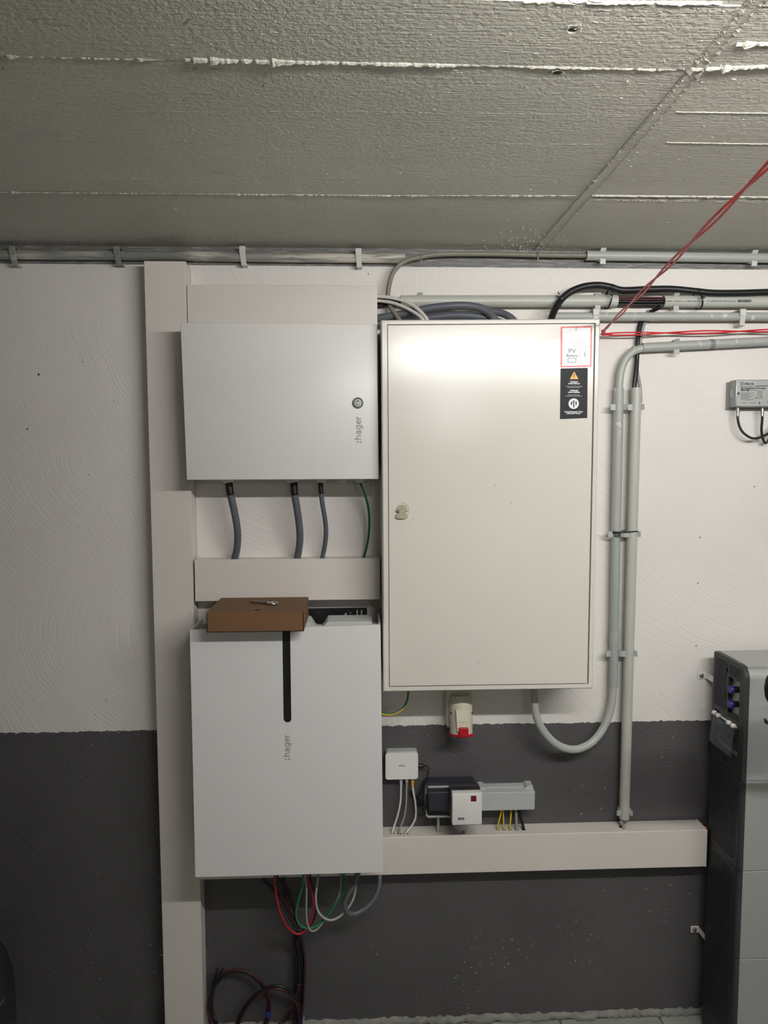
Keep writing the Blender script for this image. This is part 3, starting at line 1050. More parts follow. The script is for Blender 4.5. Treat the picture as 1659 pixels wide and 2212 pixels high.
# cardboard box on the open top of the inverter, with a ring bolt on it
def cardboard():
    zb = INV_TOP + 0.0045
    fl, fr = WZ(445.5, 1367.8, zb), WZ(656.8, 1362.2, zb)
    yf = (fl.y + fr.y) / 2
    h = W(445, 1324.6, yf).z - W(445, 1367.8, yf).z
    zt = zb + h
    bl, br = WZ(477, 1292.5, zt), WZ(666.6, 1288.5, zt)
    fl = Vector((fl.x, fl.y, zb)); fr = Vector((fr.x, fr.y, zb))
    t = thing('cardboard_box', 'flat brown cardboard box lying on the open inverter top', 'box', ((fl.x + fr.x) / 2, (fl.y + bl.y) / 2, zb))
    up = Vector((0, 0, h))
    back_l = Vector((bl.x, bl.y, zt)); back_r = Vector((br.x, br.y, zt))
    th = 0.0016
    A, B, C_, D = fl + up, fr + up, back_r, back_l               # top corners
    yfr, ybk = (A.y + B.y) / 2, (C_.y + D.y) / 2
    c = WZ(553.5, 1317, zt)
    loops = [[(A.x, yfr), (B.x, yfr), (C_.x, ybk), (D.x, ybk)], circ(c.x, c.y, 0.0092, 0.0085, 20)]
    for s_, bx0 in ((1, A.x + 0.0022), (-1, B.x - 0.0022)):
        xa, xb = sorted((bx0, bx0 + s_ * 0.012))
        loops.append([(xa, yfr + 0.0026), (xb, yfr + 0.0026), (xb, yfr + 0.0044), (xa, yfr + 0.0044)])
    b = NB(); plate(b, loops, lambda u, v, w: Vector((u, v, zt - w)), th)
    obj('lid', b, 'card', t)
    low = Vector((0, 0, -h))
    inx, iny = Vector((th, 0, 0)), Vector((0, th, 0))
    A, B, C_, D = (Vector((v.x, y_, zt - th)) for v, y_ in ((A, yfr), (B, yfr), (C_, ybk), (D, ybk)))
    dn = Vector((0, 0, -(h - th)))
    for nm, p_, q_, n_ in (('front_wall', A, B, iny), ('back_wall', D, C_, -iny), ('side_flap', A, D, inx), ('side_flap', B, C_, -inx)):
        obj(nm, hexa(NB(), [p_, q_, q_ + dn, p_ + dn], [p_ + n_, q_ + n_, q_ + dn + n_, p_ + dn + n_]), 'card', t)
    bt = [v + dn for v in (A, B, C_, D)]
    obj('base_panel', hexa(NB(), [v + Vector((0, 0, th)) for v in bt], bt), 'card', t)
    m = (fl + fr) / 2 + up
    b = NB(); n0 = W(556, 1327, yf)
    hexa(b, [Vector((n0.x, yf - 0.0006, n0.z + 0.002)), Vector((n0.x + 0.002, yf - 0.0006, n0.z + 0.003)), Vector((n0.x + 0.0016, yf - 0.0006, n0.z)), Vector((n0.x, yf - 0.0006, n0.z - 0.002))],
         [Vector((n0.x, yf + 0.001, n0.z + 0.002)), Vector((n0.x + 0.002, yf + 0.001, n0.z + 0.003)), Vector((n0.x + 0.0016, yf + 0.001, n0.z)), Vector((n0.x, yf + 0.001, n0.z - 0.002))])
    obj('torn_nick', b, 'card_torn', t)
    # ring bolt
    r = 0.0036
    a = WZ(543, 1300, zt + r); e = WZ(577, 1302.2, zt + r); c = WZ(588, 1303.2, zt + r)
    t2 = thing('eye_bolt', 'zinc plated eye bolt lying on the brown cardboard box', 'bolt', Vector((e.x, e.y, zt)))
    b = NB(); pts = []; n = 60
    L = (e - a).length
    tube(b, [a + (e - a) * (i / n) for i in range(n + 1)], lambda s: r * (0.93 + 0.07 * math.cos(s * n * math.pi)), 12, smooth=False)
    obj('threaded_shank', b, 'steel', t2, True)
    obj('ring', torus(NB(), (c.x + 0.0015, c.y, zt + r), (0, 0.03, 1), 0.0112, 0.0033), 'steel', t2, True)
    d = (e - a).normalized()
    obj('collar', lathe(NB(), [(0.0030, -0.001), (0.0046, 0.0), (0.0046, 0.0035), (0.0030, 0.0045)], e - d * 0.003, d, 16), 'steel', t2, 'auto')


cardboard()

# ================================================================== METER CABINET
def cabinet():
    Y = -0.18
    base = Vector(((CAB[0].x + CAB[1].x) / 2, -0.09, CAB[2].z))
    t = thing('meter_cabinet', 'large cream enamelled meter cabinet with a tall framed door and two stickers', 'cabinet', base)
    inn = qfront((836.5, 700.5), (1287, 697.5), (1271.5, 1477.5), (840.5, 1484), Y)
    outer = CAB
    body = inset_quad(CAB, 0.0015, 0.0015, 0.0015, 0.0015)
    b = NB(); ci = inset_quad(CAB, 0.006, 0.006, 0.006, 0.006)
    hexa(b, at_y(body, Y + 0.020), at_y(body, -0.0005), 0.002)
    obj('body', b, 'cream_side', t)
    # frame: rolled front edge around the opening
    b = NB()
    o3 = at_y(outer, Y); i3 = at_y(inn, Y)
    om = at_y(inset_quad(outer, 0.003, 0.003, 0.003, 0.003), Y)
    oe = at_y(outer, Y + 0.004)
    ob = at_y(outer, Y + 0.022); ib = at_y(inn, Y + 0.018)
    loops = [[b.verts.new(v) for v in lp] for lp in (ob, oe, om, i3, ib)]
    for A, B in zip(loops, loops[1:]):
        for k in range(4):
            j = (k + 1) % 4
            b.faces.new((A[k], A[j], B[j], B[k]))
    obj('frame', b, 'cream', t, False)
    dq = inset_quad(inn, 0.0018, 0.0042, 0.0028, 0.0026)
    lc = W(868, 1101.5, Y)
    loops = [[(v.x, v.z) for v in dq], circ(lc.x, lc.z, 0.0185, None, 32)[::-1]]
    b = NB(); plate(b, loops, lambda u, v, w: Vector((u, Y - 0.0004 + w, v)), 0.012)
    d = obj('door', b, 'cream', t)
    k = obj('latch_cup', lathe(NB(), [(0.0205, -0.0016), (0.0190, 0.0006), (0.0178, 0.0004), (0.0165, -0.0155), (0, -0.0155)], (lc.x, Y, lc.z), (0, -1, 0), 36), 'cream_side', t, 'auto')
    # swivel latch: half disc, hinge bar and drop handle
    b = NB()
    half = circ(lc.x, lc.z - 0.002, 0.0140, 0.0155, 20, 0, math.pi, False)
    plate(b, [half], lambda u, v, w: Vector((u, Y - 0.0030 + w, v)), 0.018)
    obj('latch_disc', b, 'latch', k, 'auto')
    obj('hinge_bar', tube(NB(), [(lc.x - 0.0138, Y - 0.0055, lc.z - 0.002), (lc.x + 0.0138, Y - 0.0055, lc.z - 0.002)], 0.0026, 10, smooth=False), 'latch', k, True)
    hz = lc.z - 0.004
    hp = [(lc.x - 0.0075, hz + 0.002), (lc.x + 0.0085, hz + 0.002), (lc.x + 0.0085, hz - 0.004), (lc.x + 0.0142, hz - 0.007), (lc.x + 0.0142, hz - 0.0155)] + \
         [(lc.x + 0.0142 - 0.0284 * i / 8, hz - 0.0155 - 0.0026 * math.sin(math.pi * i / 8)) for i in range(1, 9)] + [(lc.x - 0.0142, hz - 0.007), (lc.x - 0.0075, hz - 0.004)]
    b = NB(); plate(b, [hp], lambda u, v, w: Vector((u, Y - 0.0085 + w, v)), 0.0035)
    obj('drop_handle', b, 'latch', k)
    ys = Y - 0.0004
    # sticker 1: white with red border, PV battery sign
    q = qfront((1211, 705.5), (1279, 704), (1277.5, 792), (1210.5, 794), ys)
    cx = sum(v.x for v in q) / 4; czz = sum(v.z for v in q) / 4
    s1 = obj('sticker', hexa(NB(), at_y(q, ys - 0.0003), at_y(q, ys)), 'paper', t, label='white sticker with red border reading PV Battery')
    iq = inset_quad(q, 0.0046, 0.0038, 0.0040, 0.0040)
    b = NB(); loops = [[b.verts.new(v) for v in lp] for lp in (at_y(q, ys - 0.0004), at_y(iq, ys - 0.0004))]
    for kk in range(4):
        j = (kk + 1) % 4
        b.faces.new((loops[0][kk], loops[0][j], loops[1][j], loops[1][kk]))
    obj('red_border', b, 'sticker_red', s1)
    yy = ys - 0.0004
    P2 = lambda a, c_: (lambda v: (v.x, v.z))(W(1190 + a / 9.617, 690 + c_ / 9.617, ys))
    b = NB(); p = P2(440, 662); text(b, 'PV', (p[0], yy - 0.0001, p[1]), 0.0155, width=0.0185)
    obj('lettering', b, 'ink_soft', s1)
    b = NB(); p = P2(440, 752); text(b, 'Battery', (p[0], yy - 0.0001, p[1]), 0.0095, width=0.0300, bold=0.0001)
    obj('lettering', b, 'ink_soft', s1)
    b = NB(); q4 = [P2(352, 808), P2(518, 808), P2(518, 892), P2(352, 892)]
    for i in range(4):
        seg_line(b, q4[i], q4[(i + 1) % 4], 0.0010, yy)
    obj('battery_symbol', b, 'ink', s1)
    b = NB()
    bolt = [P2(715, 660), P2(688, 735), P2(716, 725), P2(703, 790)]
    for i in range(3):
        seg_line(b, bolt[i], bolt[i + 1], 0.0010, yy)
    obj('lightning_symbol', b, 'ink', s1)
    b = NB()
    for a_, b_ in ((P2(368, 840), P2(386, 840)), (P2(377, 831), P2(377, 849)), (P2(490, 832), P2(508, 832))):
        seg_line(b, a_, b_, 0.0006, yy)
    obj('terminal_marks', b, 'ink', s1)
    b = NB()
    house = [P2(290, 915), P2(290, 705), P2(440, 480), P2(600, 705), P2(600, 915), P2(290, 915)]
    roof = [P2(500, 470), P2(655, 400), P2(755, 590), P2(605, 690), P2(500, 470)]
    side = [P2(600, 915), P2(785, 750), P2(785, 600), P2(600, 705)]
    for L in (house, roof, side):
        for i in range(len(L) - 1):
            seg_line(b, L[i], L[i + 1], 0.00028, yy)
    for f in (0.25, 0.5, 0.75):
        lerp = lambda u, v: (u[0] + (v[0] - u[0]) * f, u[1] + (v[1] - u[1]) * f)
        seg_line(b, lerp(roof[0], roof[1]), lerp(roof[3], roof[2]), 0.00025, yy); seg_line(b, lerp(roof[0], roof[3]), lerp(roof[1], roof[2]), 0.00025, yy)
    obj('house_drawing', b, 'ink_soft', s1)
    for a_, c_ in (((527, 150), (520, 235)), ((845, 222), (850, 248)), ((840, 545), (850, 570))):
        obj('painted_cord_reflection', seg_line(NB(), P2(*a_), P2(*c_), 0.0014, yy), 'cord_red', s1)  # red strokes painting the cord's reflection onto the sticker
    # sticker 2: black lithium battery warning
    q = qfront((1210.8, 796), (1269.5, 794.5), (1268.5, 903), (1209.5, 905.5), ys)
    s2 = obj('sticker', hexa(NB(), at_y(q, ys - 0.0003), at_y(q, ys)), 'sticker_black', t, label='black warning sticker with amber triangle and white text')
    yy = ys - 0.00035
    tri = [P2(482, 1080), P2(392, 1240), P2(572, 1240)]
    cxt = (sum(p[0] for p in tri) / 3, sum(p[1] for p in tri) / 3)
    b = NB(); plate(b, [tri], face_y(yy), 0.0002); obj('warning_triangle', b, 'warn', s2)
    b = NB(); seg_line(b, P2(482, 1125), P2(482, 1188), 0.0018, yy - 0.0002); p = P2(482, 1208); box(b, p[0] - 0.001, p[0] + 0.001, yy - 0.0005, yy - 0.0002, p[1] - 0.001, p[1] + 0.001)
    obj('exclamation_mark', b, 'ink', s2)
    b = NB()
    for s_, ax, ay, sz, wd_, bo in (('Caution!', 482, 1296, 0.0062, 0.0193, 0.00022), ('Lithium-Battery!', 480, 1333, 0.0046, 0.0295, 0.00018),
                                    ('This house has a home energy storage', 482, 1388, 0.0027, 0.0430, 0.0), ('system with lithium batteries.', 478, 1414, 0.0027, 0.0330, 0.0),
                                    ('Achtung!', 480, 1476, 0.0062, 0.0205, 0.00022), ('Lithium-Batterie!', 478, 1514, 0.0046, 0.0302, 0.00018),
                                    ('Dieses Haus verf\u00fcgt \u00fcber ein', 476, 1568, 0.0027, 0.0300, 0.0), ('Speichersystem mit Lithium-Batterien.', 476, 1592, 0.0027, 0.0430, 0.0),
                                    ('Extinguishing agent: Water', 472, 1918, 0.0046, 0.0475, 0.00018), ('L\u00f6schmittel: Wasser', 470, 1953, 0.0046, 0.0365, 0.00018)):
        p = P2(ax, ay); text(b, s_, (p[0], yy, p[1]), sz, width=wd_, bold=bo)
    obj('lettering', b, 'white_print', s2)
    c = P2(473, 1750); R = 109 / 9.617 / FPX * 1.78
    b = NB(); plate(b, [circ(c[0], c[1], R, None, 32)], face_y(yy), 0.0002); obj('round_symbol', b, 'white_print', s2)
    b = NB()
    for ax, ay in ((428, 1742), (474, 1718), (522, 1742), (474, 1795)):
        p = P2(ax, ay); box(b, p[0] - 0.0017, p[0] + 0.0017, yy - 0.0004, yy - 0.0001, p[1] - 0.0042, p[1] + 0.0042)
        seg_line(b, (p[0] - 0.0024, p[1] + 0.0054), (p[0] + 0.0024, p[1] + 0.0054), 0.0004, yy - 0.0001)
    obj('battery_symbol', b, 'ink', s2)
    # a few scratches of wear on the door
    for (ax, ay, bx_, by_) in ((1068, 1046, 1070, 1050), (1103, 1086, 1107, 1090), (1032, 1430, 1035, 1433), (867, 1140, 869, 1141.5), (892, 1121, 894, 1118)):
        a, c_ = W(ax, ay, ys), W(bx_, by_, ys); obj('scratch', seg_line(NB(), (a.x, a.z), (c_.x, c_.z), 0.0008, ys, 0.0001), 'ink', t)


cabinet()

# ================================================================== PIPES, CONDUITS, CLIPS
def pipe(name, label, P, r, mat, thick=0.0016, sub=8, group=None, seg=20, smooth=True):
    o = obj(name, tube(NB(), P, r, seg, thick, sub=sub, smooth=smooth), mat, smooth='auto')
    return tag(o, label, 'conduit', group)


def clip_mesh(r, w=0.016, th=0.0032, a_open=52, flare=0.006, base=0.0):
    """snap clip: pipe axis along local X, wall towards +Y; opening towards -Y"""
    bm = NB(); prof = []
    a0 = math.radians(-90 + a_open); a1 = math.radians(270 - a_open); n = 28
    inner = [(math.cos(a0 + (a1 - a0) * i / n) * (r + 0.0002), math.sin(a0 + (a1 - a0) * i / n) * (r + 0.0002)) for i in range(n + 1)]
    outer = [(math.cos(a0 + (a1 - a0) * i / n) * (r + th), math.sin(a0 + (a1 - a0) * i / n) * (r + th)) for i in range(n + 1)]
    # (v, y): v across the pipe, y towards the wall; flared tips
    def flare_pt(p, q):
        s = 1 if p[0] > 0 else -1
        if s < 0:
            return (p[0] - 0.0115, p[1] + 0.001)
        return (p[0] + s * flare * 0.8, p[1] - flare * 0.75)
    lo, li = flare_pt(outer[0], 0), flare_pt(inner[0], 0)
    ro, ri = flare_pt(outer[-1], 0), flare_pt(inner[-1], 0)
    loop = [li] + inner + [ri, ro] + outer[::-1] + [lo]
    plate(bm, [loop], lambda u, v, t: Vector((t - w / 2, v, u)), w)
    return bm


CLIPS = {}


def clip(name, label, loc, r, mat, vertical=False, group=None, tilt=0.0, w=0.016):
    key = (round(r, 5), mat, w)
    loc = Vector(loc)
    t = thing(name, label, 'pipe clip', loc, group)
    if key not in CLIPS:
        b = clip_mesh(r, w)
        a = obj('snap_arms', b, mat, t, 'auto', None, None) if False else None
        me = bpy.data.meshes.new('snap_arms'); bmesh.ops.recalc_face_normals(b, faces=b.faces[:]); b.to_mesh(me); b.free(); me.materials.append(M[mat])
        for p in me.polygons:
            p.use_smooth = True
        me.set_sharp_from_angle(angle=math.radians(35))
        b2 = box(NB(), -w / 2, w / 2, r, r + 0.03, -0.007, 0.007, 0.001, 1)
        me2 = bpy.data.meshes.new('foot'); bmesh.ops.recalc_face_normals(b2, faces=b2.faces[:]); b2.to_mesh(me2); b2.free(); me2.materials.append(M[mat])
        CLIPS[key] = (me, me2)
    for nm, me in zip(('snap_arms', 'foot'), CLIPS[key]):
        o = bpy.data.objects.new(nm, me); C.objects.link(o); o.parent = t
        if nm == 'foot':
            need = max(0.001, -loc.y - r)             # reach the wall, no further
            o.scale = (1, 1, 1); o.location = (0, need - 0.03 if need < 0.03 else 0, 0)
            if need < 0.03:
                o.scale = (1, need / 0.03, 1); o.location = (0, r * (1 - need / 0.03), 0)
    t.rotation_euler = (0, math.radians(90 + tilt) if vertical else math.radians(tilt), 0)
    return t


def block_clip(label, cx, y0, y1, w, Y, mat, group=None):
    """older clip: a strap from above with a square front block and a hooked toe"""
    a, b_ = W(cx, y0, Y), W(cx, y1, Y)
    t = thing('pipe_clip', label, 'pipe clip', Vector((a.x, Y / 2, b_.z)), group)
    hw = w / 2
    mid = a.z + (b_.z - a.z) * 0.42
    obj('strap', box(NB(), a.x - hw, a.x + hw, Y - 0.001, Y + 0.005, mid - 0.001, a.z, 0.0012, 1), mat, t)
    obj('hook', hexa(NB(), [Vector((a.x - hw * 0.9, Y + 0.0005, mid)), Vector((a.x + hw * 0.9, Y + 0.0005, mid)), Vector((a.x + hw * 1.15, Y + 0.008, b_.z)), Vector((a.x - hw * 0.5, Y + 0.008, b_.z))],
                        [Vector((a.x - hw * 0.9, Y + 0.005, mid)), Vector((a.x + hw * 0.9, Y + 0.005, mid)), Vector((a.x + hw * 1.15, Y + 0.013, b_.z)), Vector((a.x - hw * 0.5, Y + 0.013, b_.z))], 0.0008), mat, t)
    obj('toe', box(NB(), a.x - hw * 0.5, a.x + hw * 1.25, Y + 0.007, 0.0, b_.z - 0.001, b_.z + 0.004, 0.0008, 1), mat, t)
    obj('arm', box(NB(), a.x - hw, a.x + hw, Y, 0.0, a.z - 0.004, a.z, 0.0008, 1), mat, t)


# pipe painted over with ceiling paint, in the corner under the ceiling
r1 = 0.0125; Yp = -0.017
P = [W(-90, 549.5, Yp), W(300, 552, Yp), W(600, 556, Yp), W(874, 558.5, Yp)]
pipe('ceiling_pipe', 'grey pipe smeared with white paint running under the ceiling over the ducts', P, r1, 'ppipe')
for cx, t0, t1, which in ((25, 531, 571, 'leftover grey clip on the painted ceiling pipe far from the duct'), (251, 531, 570, 'painted grey clip on the ceiling pipe just before the vertical duct'),
                          (523, 531, 571, 'pale clip on the ceiling pipe above the wide white duct'), (774, 536, 575, 'white clip on the painted ceiling pipe near the bent tan cable')):
    block_clip(which, cx, t0, t1, 0.0165, Yp - r1 - 0.0045, 'clip_light' if cx > 400 else 'ppipe', 'clips on the painted pipe')

# newer conduit at the right under the ceiling
r2 = 0.0127; Y2 = -0.024
A2 = W(1266, 552, Y2); B2 = W(1760, 559, Y2)
pipe('conduit', 'grey plastic conduit under the ceiling from which a tan cable emerges', [A2, A2.lerp(B2, 0.5), B2], r2, 'conduit')
for cx in (1300, 1625):
    p = A2.lerp(B2, (cx - 1266) / (1760 - 1266.0)); clip('pipe_clip', 'pale snap clip holding the conduit right under the ceiling', p, r2, 'clip_light', group='clips of the ceiling conduit', w=0.015)

# tan cable from that conduit down into the cabinet
tan = [(1300, 552, -0.024), (1265, 552, -0.024), (1165, 551, -0.026), (1080, 549, -0.026), (960, 549, -0.026), (905, 556, -0.028), (870, 567, -0.030), (850, 588, -0.032), (841, 615, -0.034), (838, 640, -0.036), (842, 660, -0.042), (852, 676, -0.055), (864, 694, -0.07), (870, 710, -0.075)]
cable('cable', 'tan grey cable bending down from the ceiling conduit into the meter cabinet', px(tan), 0.0062, 'tan_cable')
for cx, cy in ((909, 555), (1161, 551)):
    p = W(cx, cy, -0.028); b = torus(NB(), (p.x, p.y, p.z), (1, 0, 0.1), 0.0072, 0.0012, 20, 6)
    t = thing('cable_tie', 'tan cable tie hanging on the tan cable under the ceiling', 'cable tie', p, 'ties on the tan cable')
    obj('loop', b, 'tan_cable', t, True)
    obj('tail', box(NB(), p.x - 0.0015, p.x + 0.0022, p.y - 0.006, p.y - 0.004, p.z - 0.021, p.z - 0.003, 0.0006, 1), 'tan_cable', t)

# wide conduit in two lengths with an open gap showing the cable bundle
r3 = 0.0160; Y3 = -0.026
A3, B3 = W(865, 651, Y3), W(1332, 650.5, Y3)
pipe('conduit', 'wide pale grey conduit ending above the meter cabinet, left length', [A3, A3.lerp(B3, 0.5), B3], r3, 'conduit_warm')
A4, B4 = W(1432, 651.5, Y3), W(1760, 653, Y3)
t3 = thing('conduit', 'wide pale grey conduit with printed lettering and a barcode', 'conduit', A4)
obj('pipe', tube(NB(), [A4, A4.lerp(B4, 0.5), B4], r3, 20, 0.0016), 'conduit_warm', t3, 'auto')
b = NB()
for s_, x0, x1 in (('VIA ROM D. BONATELLI, 4 IT-24069 CENATE SOTTO', 1436, 1522), ('CE', 1526, 1533), ('MADE IN ITALY C2N210119 12-04', 1536, 1589)):
    p0, p1 = W(x0, 650.4, Y3 - r3), W(x1, 650.4, Y3 - r3)
    text(b, s_, ((p0.x + p1.x) / 2, Y3 - r3 - 0.0002, p0.z), 0.0058 if s_ != 'CE' else 0.0075, width=p1.x - p0.x, bold=0.0001)
obj('lettering', b, 'ink_soft', t3)
b = NB(); rnd = random.Random(3); xq = 1593.0
while xq < 1623:
    w = rnd.choice((0.5, 0.9, 1.4)); p = W(xq, 650, Y3 - r3); p2 = W(xq + w, 650, Y3 - r3)
    box(b, p.x, p2.x, Y3 - r3 - 0.0003, Y3 - r3 + 0.0001, p.z - 0.0034, p.z + 0.0034); xq += w + rnd.choice((0.5, 0.8))
obj('barcode', b, 'ink', t3)
for cx, sect in ((906, 'above the top of the meter cabinet'), (1288, 'beside the black cable tie'), (1457, 'under the printed lettering')):
    p = (A3.lerp(B3, (cx - 865) / 467.0) if cx < 1400 else A4.lerp(B4, (cx - 1432) / 328.0))
    clip('pipe_clip', 'grey snap clip of the wide conduit ' + sect, p, r3, 'clip_grey', group='clips of the wide conduit', w=0.015)
bund = [(-0.009, 0.008, 'dkred'), (0.0, 0.010, 'dkred'), (-0.006, 0.0035, 'dkred'), (0.004, 0.004, 'black_cable'), (-0.009, -0.003, 'black_cable'), (-0.001, -0.003, 'dkred'), (0.006, -0.006, 'black_cable'), (-0.004, -0.009, 'black_cable')]
for dy, dz_, mt in bund:
    q = [B3 + Vector((-0.04, dy, dz_)), B3 + Vector((0.02, dy, dz_)), B3.lerp(A4, 0.5) + Vector((0, dy * 1.1, dz_ * 1.05 - 0.0005)), A4 + Vector((-0.02, dy, dz_)), A4 + Vector((0.04, dy, dz_))]
    cable('cable', ('dark red' if mt == 'dkred' else 'black') + ' solar cable visible in the open gap of the wide conduit', q, 0.0031, mt, group=('red' if mt == 'dkred' else 'black') + ' cables in the conduit gap', seg=8)

# thin conduit below, scuffed with paint
r4 = 0.0116; Y4 = -0.027
A5, B5 = W(1197, 684, Y4), W(1760, 684.5, Y4)
pipe('conduit', 'thin scuffed grey conduit below the wide conduit beside the cabinet', [A5, A5.lerp(B5, 0.5), B5], r4, 'scuff')
for cx, t0, t1, lb in ((1288, 667, 697, 'pale square clip behind the top corner of the meter cabinet'), (1606, 667, 701, 'pale square clip on the thin scuffed conduit')):
    block_clip(lb, cx, t0, t1, 0.017, Y4 - r4 - 0.004, 'clip_light', 'clips of the thin conduit')

# thick black cable with ties
blk = [(1180, 720, -0.10), (1190, 692, -0.085), (1197, 672, -0.068), (1210, 650, -0.055), (1230, 632, -0.050), (1258, 620, -0.046), (1290, 616, -0.044), (1318, 620, -0.044), (1345, 627, -0.042), (1400, 625, -0.040), (1450, 624.5, -0.040), (1500, 629, -0.042), (1540, 633, -0.042), (1600, 633, -0.040), (1665, 631, -0.040), (1760, 629, -0.040)]
cable('cable', 'thick black cable arching out of the cabinet top along the wide conduit', px(blk), 0.0092, 'black_cable', seg=14)


def tie(label, cx, ytop, ybot, Y, lean=0.0, w=0.0042, group='black cable ties on the conduit'):
    a, b_ = W(cx + lean, ytop, Y), W(cx - lean, ybot, Y)
    t = thing('cable_tie', label, 'cable tie', b_, group)
    c = (a + b_) / 2; hz = (a.z - b_.z) / 2; n = 28; bm = NB(); rings = []
    for i in range(n):
        th = 2 * math.pi * i / n
        pz = c.z + hz * math.sin(th); py = -0.031 + (abs(Y) - 0.031) * -math.cos(th) * 1.0
        pxx = c.x + (a.x - c.x) * math.sin(th)
        nrm = Vector((0, -math.cos(th), math.sin(th)))
        o_ = Vector((pxx, py, pz))
        rings.append([bm.verts.new(o_ + Vector((s * w / 2, 0, 0)) + nrm * h) for s, h in ((-1, 0.0007), (1, 0.0007), (1, -0.0007), (-1, -0.0007))])
    for i in range(n):
        A, B = rings[i], rings[(i + 1) % n]
        for k in range(4):
            bm.faces.new((A[k], A[(k + 1) % 4], B[(k + 1) % 4], B[k]))
    obj('strap', bm, 'black', t)
    hb = W(cx - lean * 0.4 + 1, ytop + (ybot - ytop) * 0.40, Y - 0.002)
    obj('tie_head', box(NB(), hb.x - 0.0035, hb.x + 0.0035, Y - 0.006, Y + 0.001, hb.z - 0.003, hb.z + 0.003, 0.0008, 1), 'black', t)
    obj('tail', tube(NB(), [a + Vector((0, 0.001, -0.002)), a + Vector((-0.004, -0.003, 0.003))], 0.0013, 6, smooth=False), 'black', t)


tie('black cable tie where the black cable arches off the conduit', 1211, 634, 662, -0.062, -3)
tie('black cable tie at the open end of the wide conduit', 1322, 617, 663, -0.058, 3.5)
tie('black cable tie across the printed conduit length', 1517, 627, 664, -0.057, -4)

# black and grey cable feeding the vertical conduit
cable('cable', 'black cable dropping from the conduit gap into the straight vertical conduit', px([(1438, 655, -0.030), (1426, 663, -0.028), (1413, 670, -0.014), (1402, 676, -0.0068), (1388, 690, -0.0065), (1381, 706, -0.009), (1377, 740, -0.014), (1376, 770, -0.014), (1373, 805, -0.020), (1369, 838, -0.022), (1368, 870, -0.022)]), 0.0052, 'black_cable')
cable('cable', 'second black cable close behind in the straight vertical conduit', px([(1416, 667, -0.010), (1398, 680, -0.006), (1386, 700, -0.006), (1380, 730, -0.010), (1378, 770, -0.012), (1376, 805, -0.018), (1372, 838, -0.022), (1371, 870, -0.022)]), 0.0040, 'black_cable')
cable('cable', 'grey cable beside the black ones entering the straight vertical conduit', px([(1402, 670, -0.006), (1395, 690, -0.006), (1388, 712, -0.010), (1383, 738, -0.010), (1377, 765, -0.010), (1375, 790, -0.012), (1379, 815, -0.018), (1383, 838, -0.022), (1384, 870, -0.022)]), 0.0044, 'grey_cable')

# bent conduit and its straight run on the right
r5 = 0.0127; Y5 = -0.024
A6, B6 = W(1387, 751, Y5), W(1760, 732, Y5)
t = thing('conduit', 'grey conduit with a thread band rising to the right of the elbow', 'conduit', A6)
obj('pipe', tube(NB(), [A6, A6.lerp(B6, 0.5), B6], r5, 20, 0.0016), 'scuff', t, 'auto')
for k in range(4):
    f = (1532 + k * 2.4 - 1387) / 373.0; p = A6.lerp(B6, f)
    obj('wrap_band', torus(NB(), p, B6 - A6, r5 + 0.0002, 0.0006, 20, 6), 'device_dark', t, True)
p = A6.lerp(B6, (1458 - 1387) / 373.0)
clip('pipe_clip', 'grey snap clip on the rising conduit beside the elbow', p, r5, 'clip_grey', tilt=-2.0, w=0.015)
elb = [(1400, 749.5, Y5), (1387, 752, Y5), (1370, 758, Y5), (1356, 770, Y5), (1346, 787, Y5), (1340, 808, Y5), (1337, 838, Y5), (1336.5, 850, Y5)]
pipe('pipe_elbow', 'bent grey conduit elbow leading into the left vertical conduit', px(elb), 0.0104, 'conduit', thick=0.0014)
VL = lambda y: W(1336.5 + (y - 838) * (1330.0 - 1336.5) / (1153 - 838) if y <= 1153 else 1330.0 + (y - 1153) * (1324.5 - 1330.0) / (1485 - 1153), y, -0.024)
VR = lambda y: W(1374 + (y - 838) * (1348.0 - 1374) / (1767 - 838), y, -0.025)
P = [VL(838), VL(990), VL(1147)]
pipe('conduit', 'left vertical grey conduit below the elbow, streaked with white paint', P, 0.0138, 'scuff')
t = thing('conduit', 'left vertical grey conduit with a socket sleeve above the looped pipe', 'conduit', VL(1485))
obj('pipe', tube(NB(), [VL(1161), VL(1300), VL(1485)], 0.0128, 20, 0.0016), 'conduit_cool', t, 'auto')
obj('socket_sleeve', tube(NB(), [VL(1365), VL(1369), VL(1390), VL(1394)], lambda s: 0.0144 if 0.1 < s < 0.9 else 0.0134, 20, smooth=False), 'conduit_cool', t, 'auto')
t = thing('conduit', 'long straight vertical grey conduit ending above the lower duct', 'conduit', VR(1767))
obj('pipe', tube(NB(), [VR(838), VR(1300), VR(1767)], 0.0148, 22, 0.0018), 'conduit_warm', t, 'auto')
u = px([(1455, 100, -0.024), (1455, 125, -0.024), (1450, 200, -0.026), (1432, 280, -0.030), (1397, 360, -0.036), (1342, 430, -0.044), (1275, 470, -0.052), (1213, 478, -0.060), (1150, 460, -0.066), (1090, 415, -0.070), (1040, 350, -0.072), (1012, 280, -0.072), (1003, 200, -0.072), (1000, 130, -0.072), (1000, 90, -0.072)], 2.676, 780, 1440)
pipe('conduit', 'flexible grey pipe looping in a U under the meter cabinet', u, 0.0108, 'conduit', thick=0.0)
for y in (880, 1153, 1410):
    where = {880: 'just below the elbow', 1153: 'at the black band between the pipe lengths', 1410: 'below the socket sleeve'}[y]
    clip('pipe_clip', 'grey snap clip of the left vertical conduit ' + where, VL(y), 0.0138, 'clip_grey', True, 'clips of the vertical conduits', -1.2, 0.016)
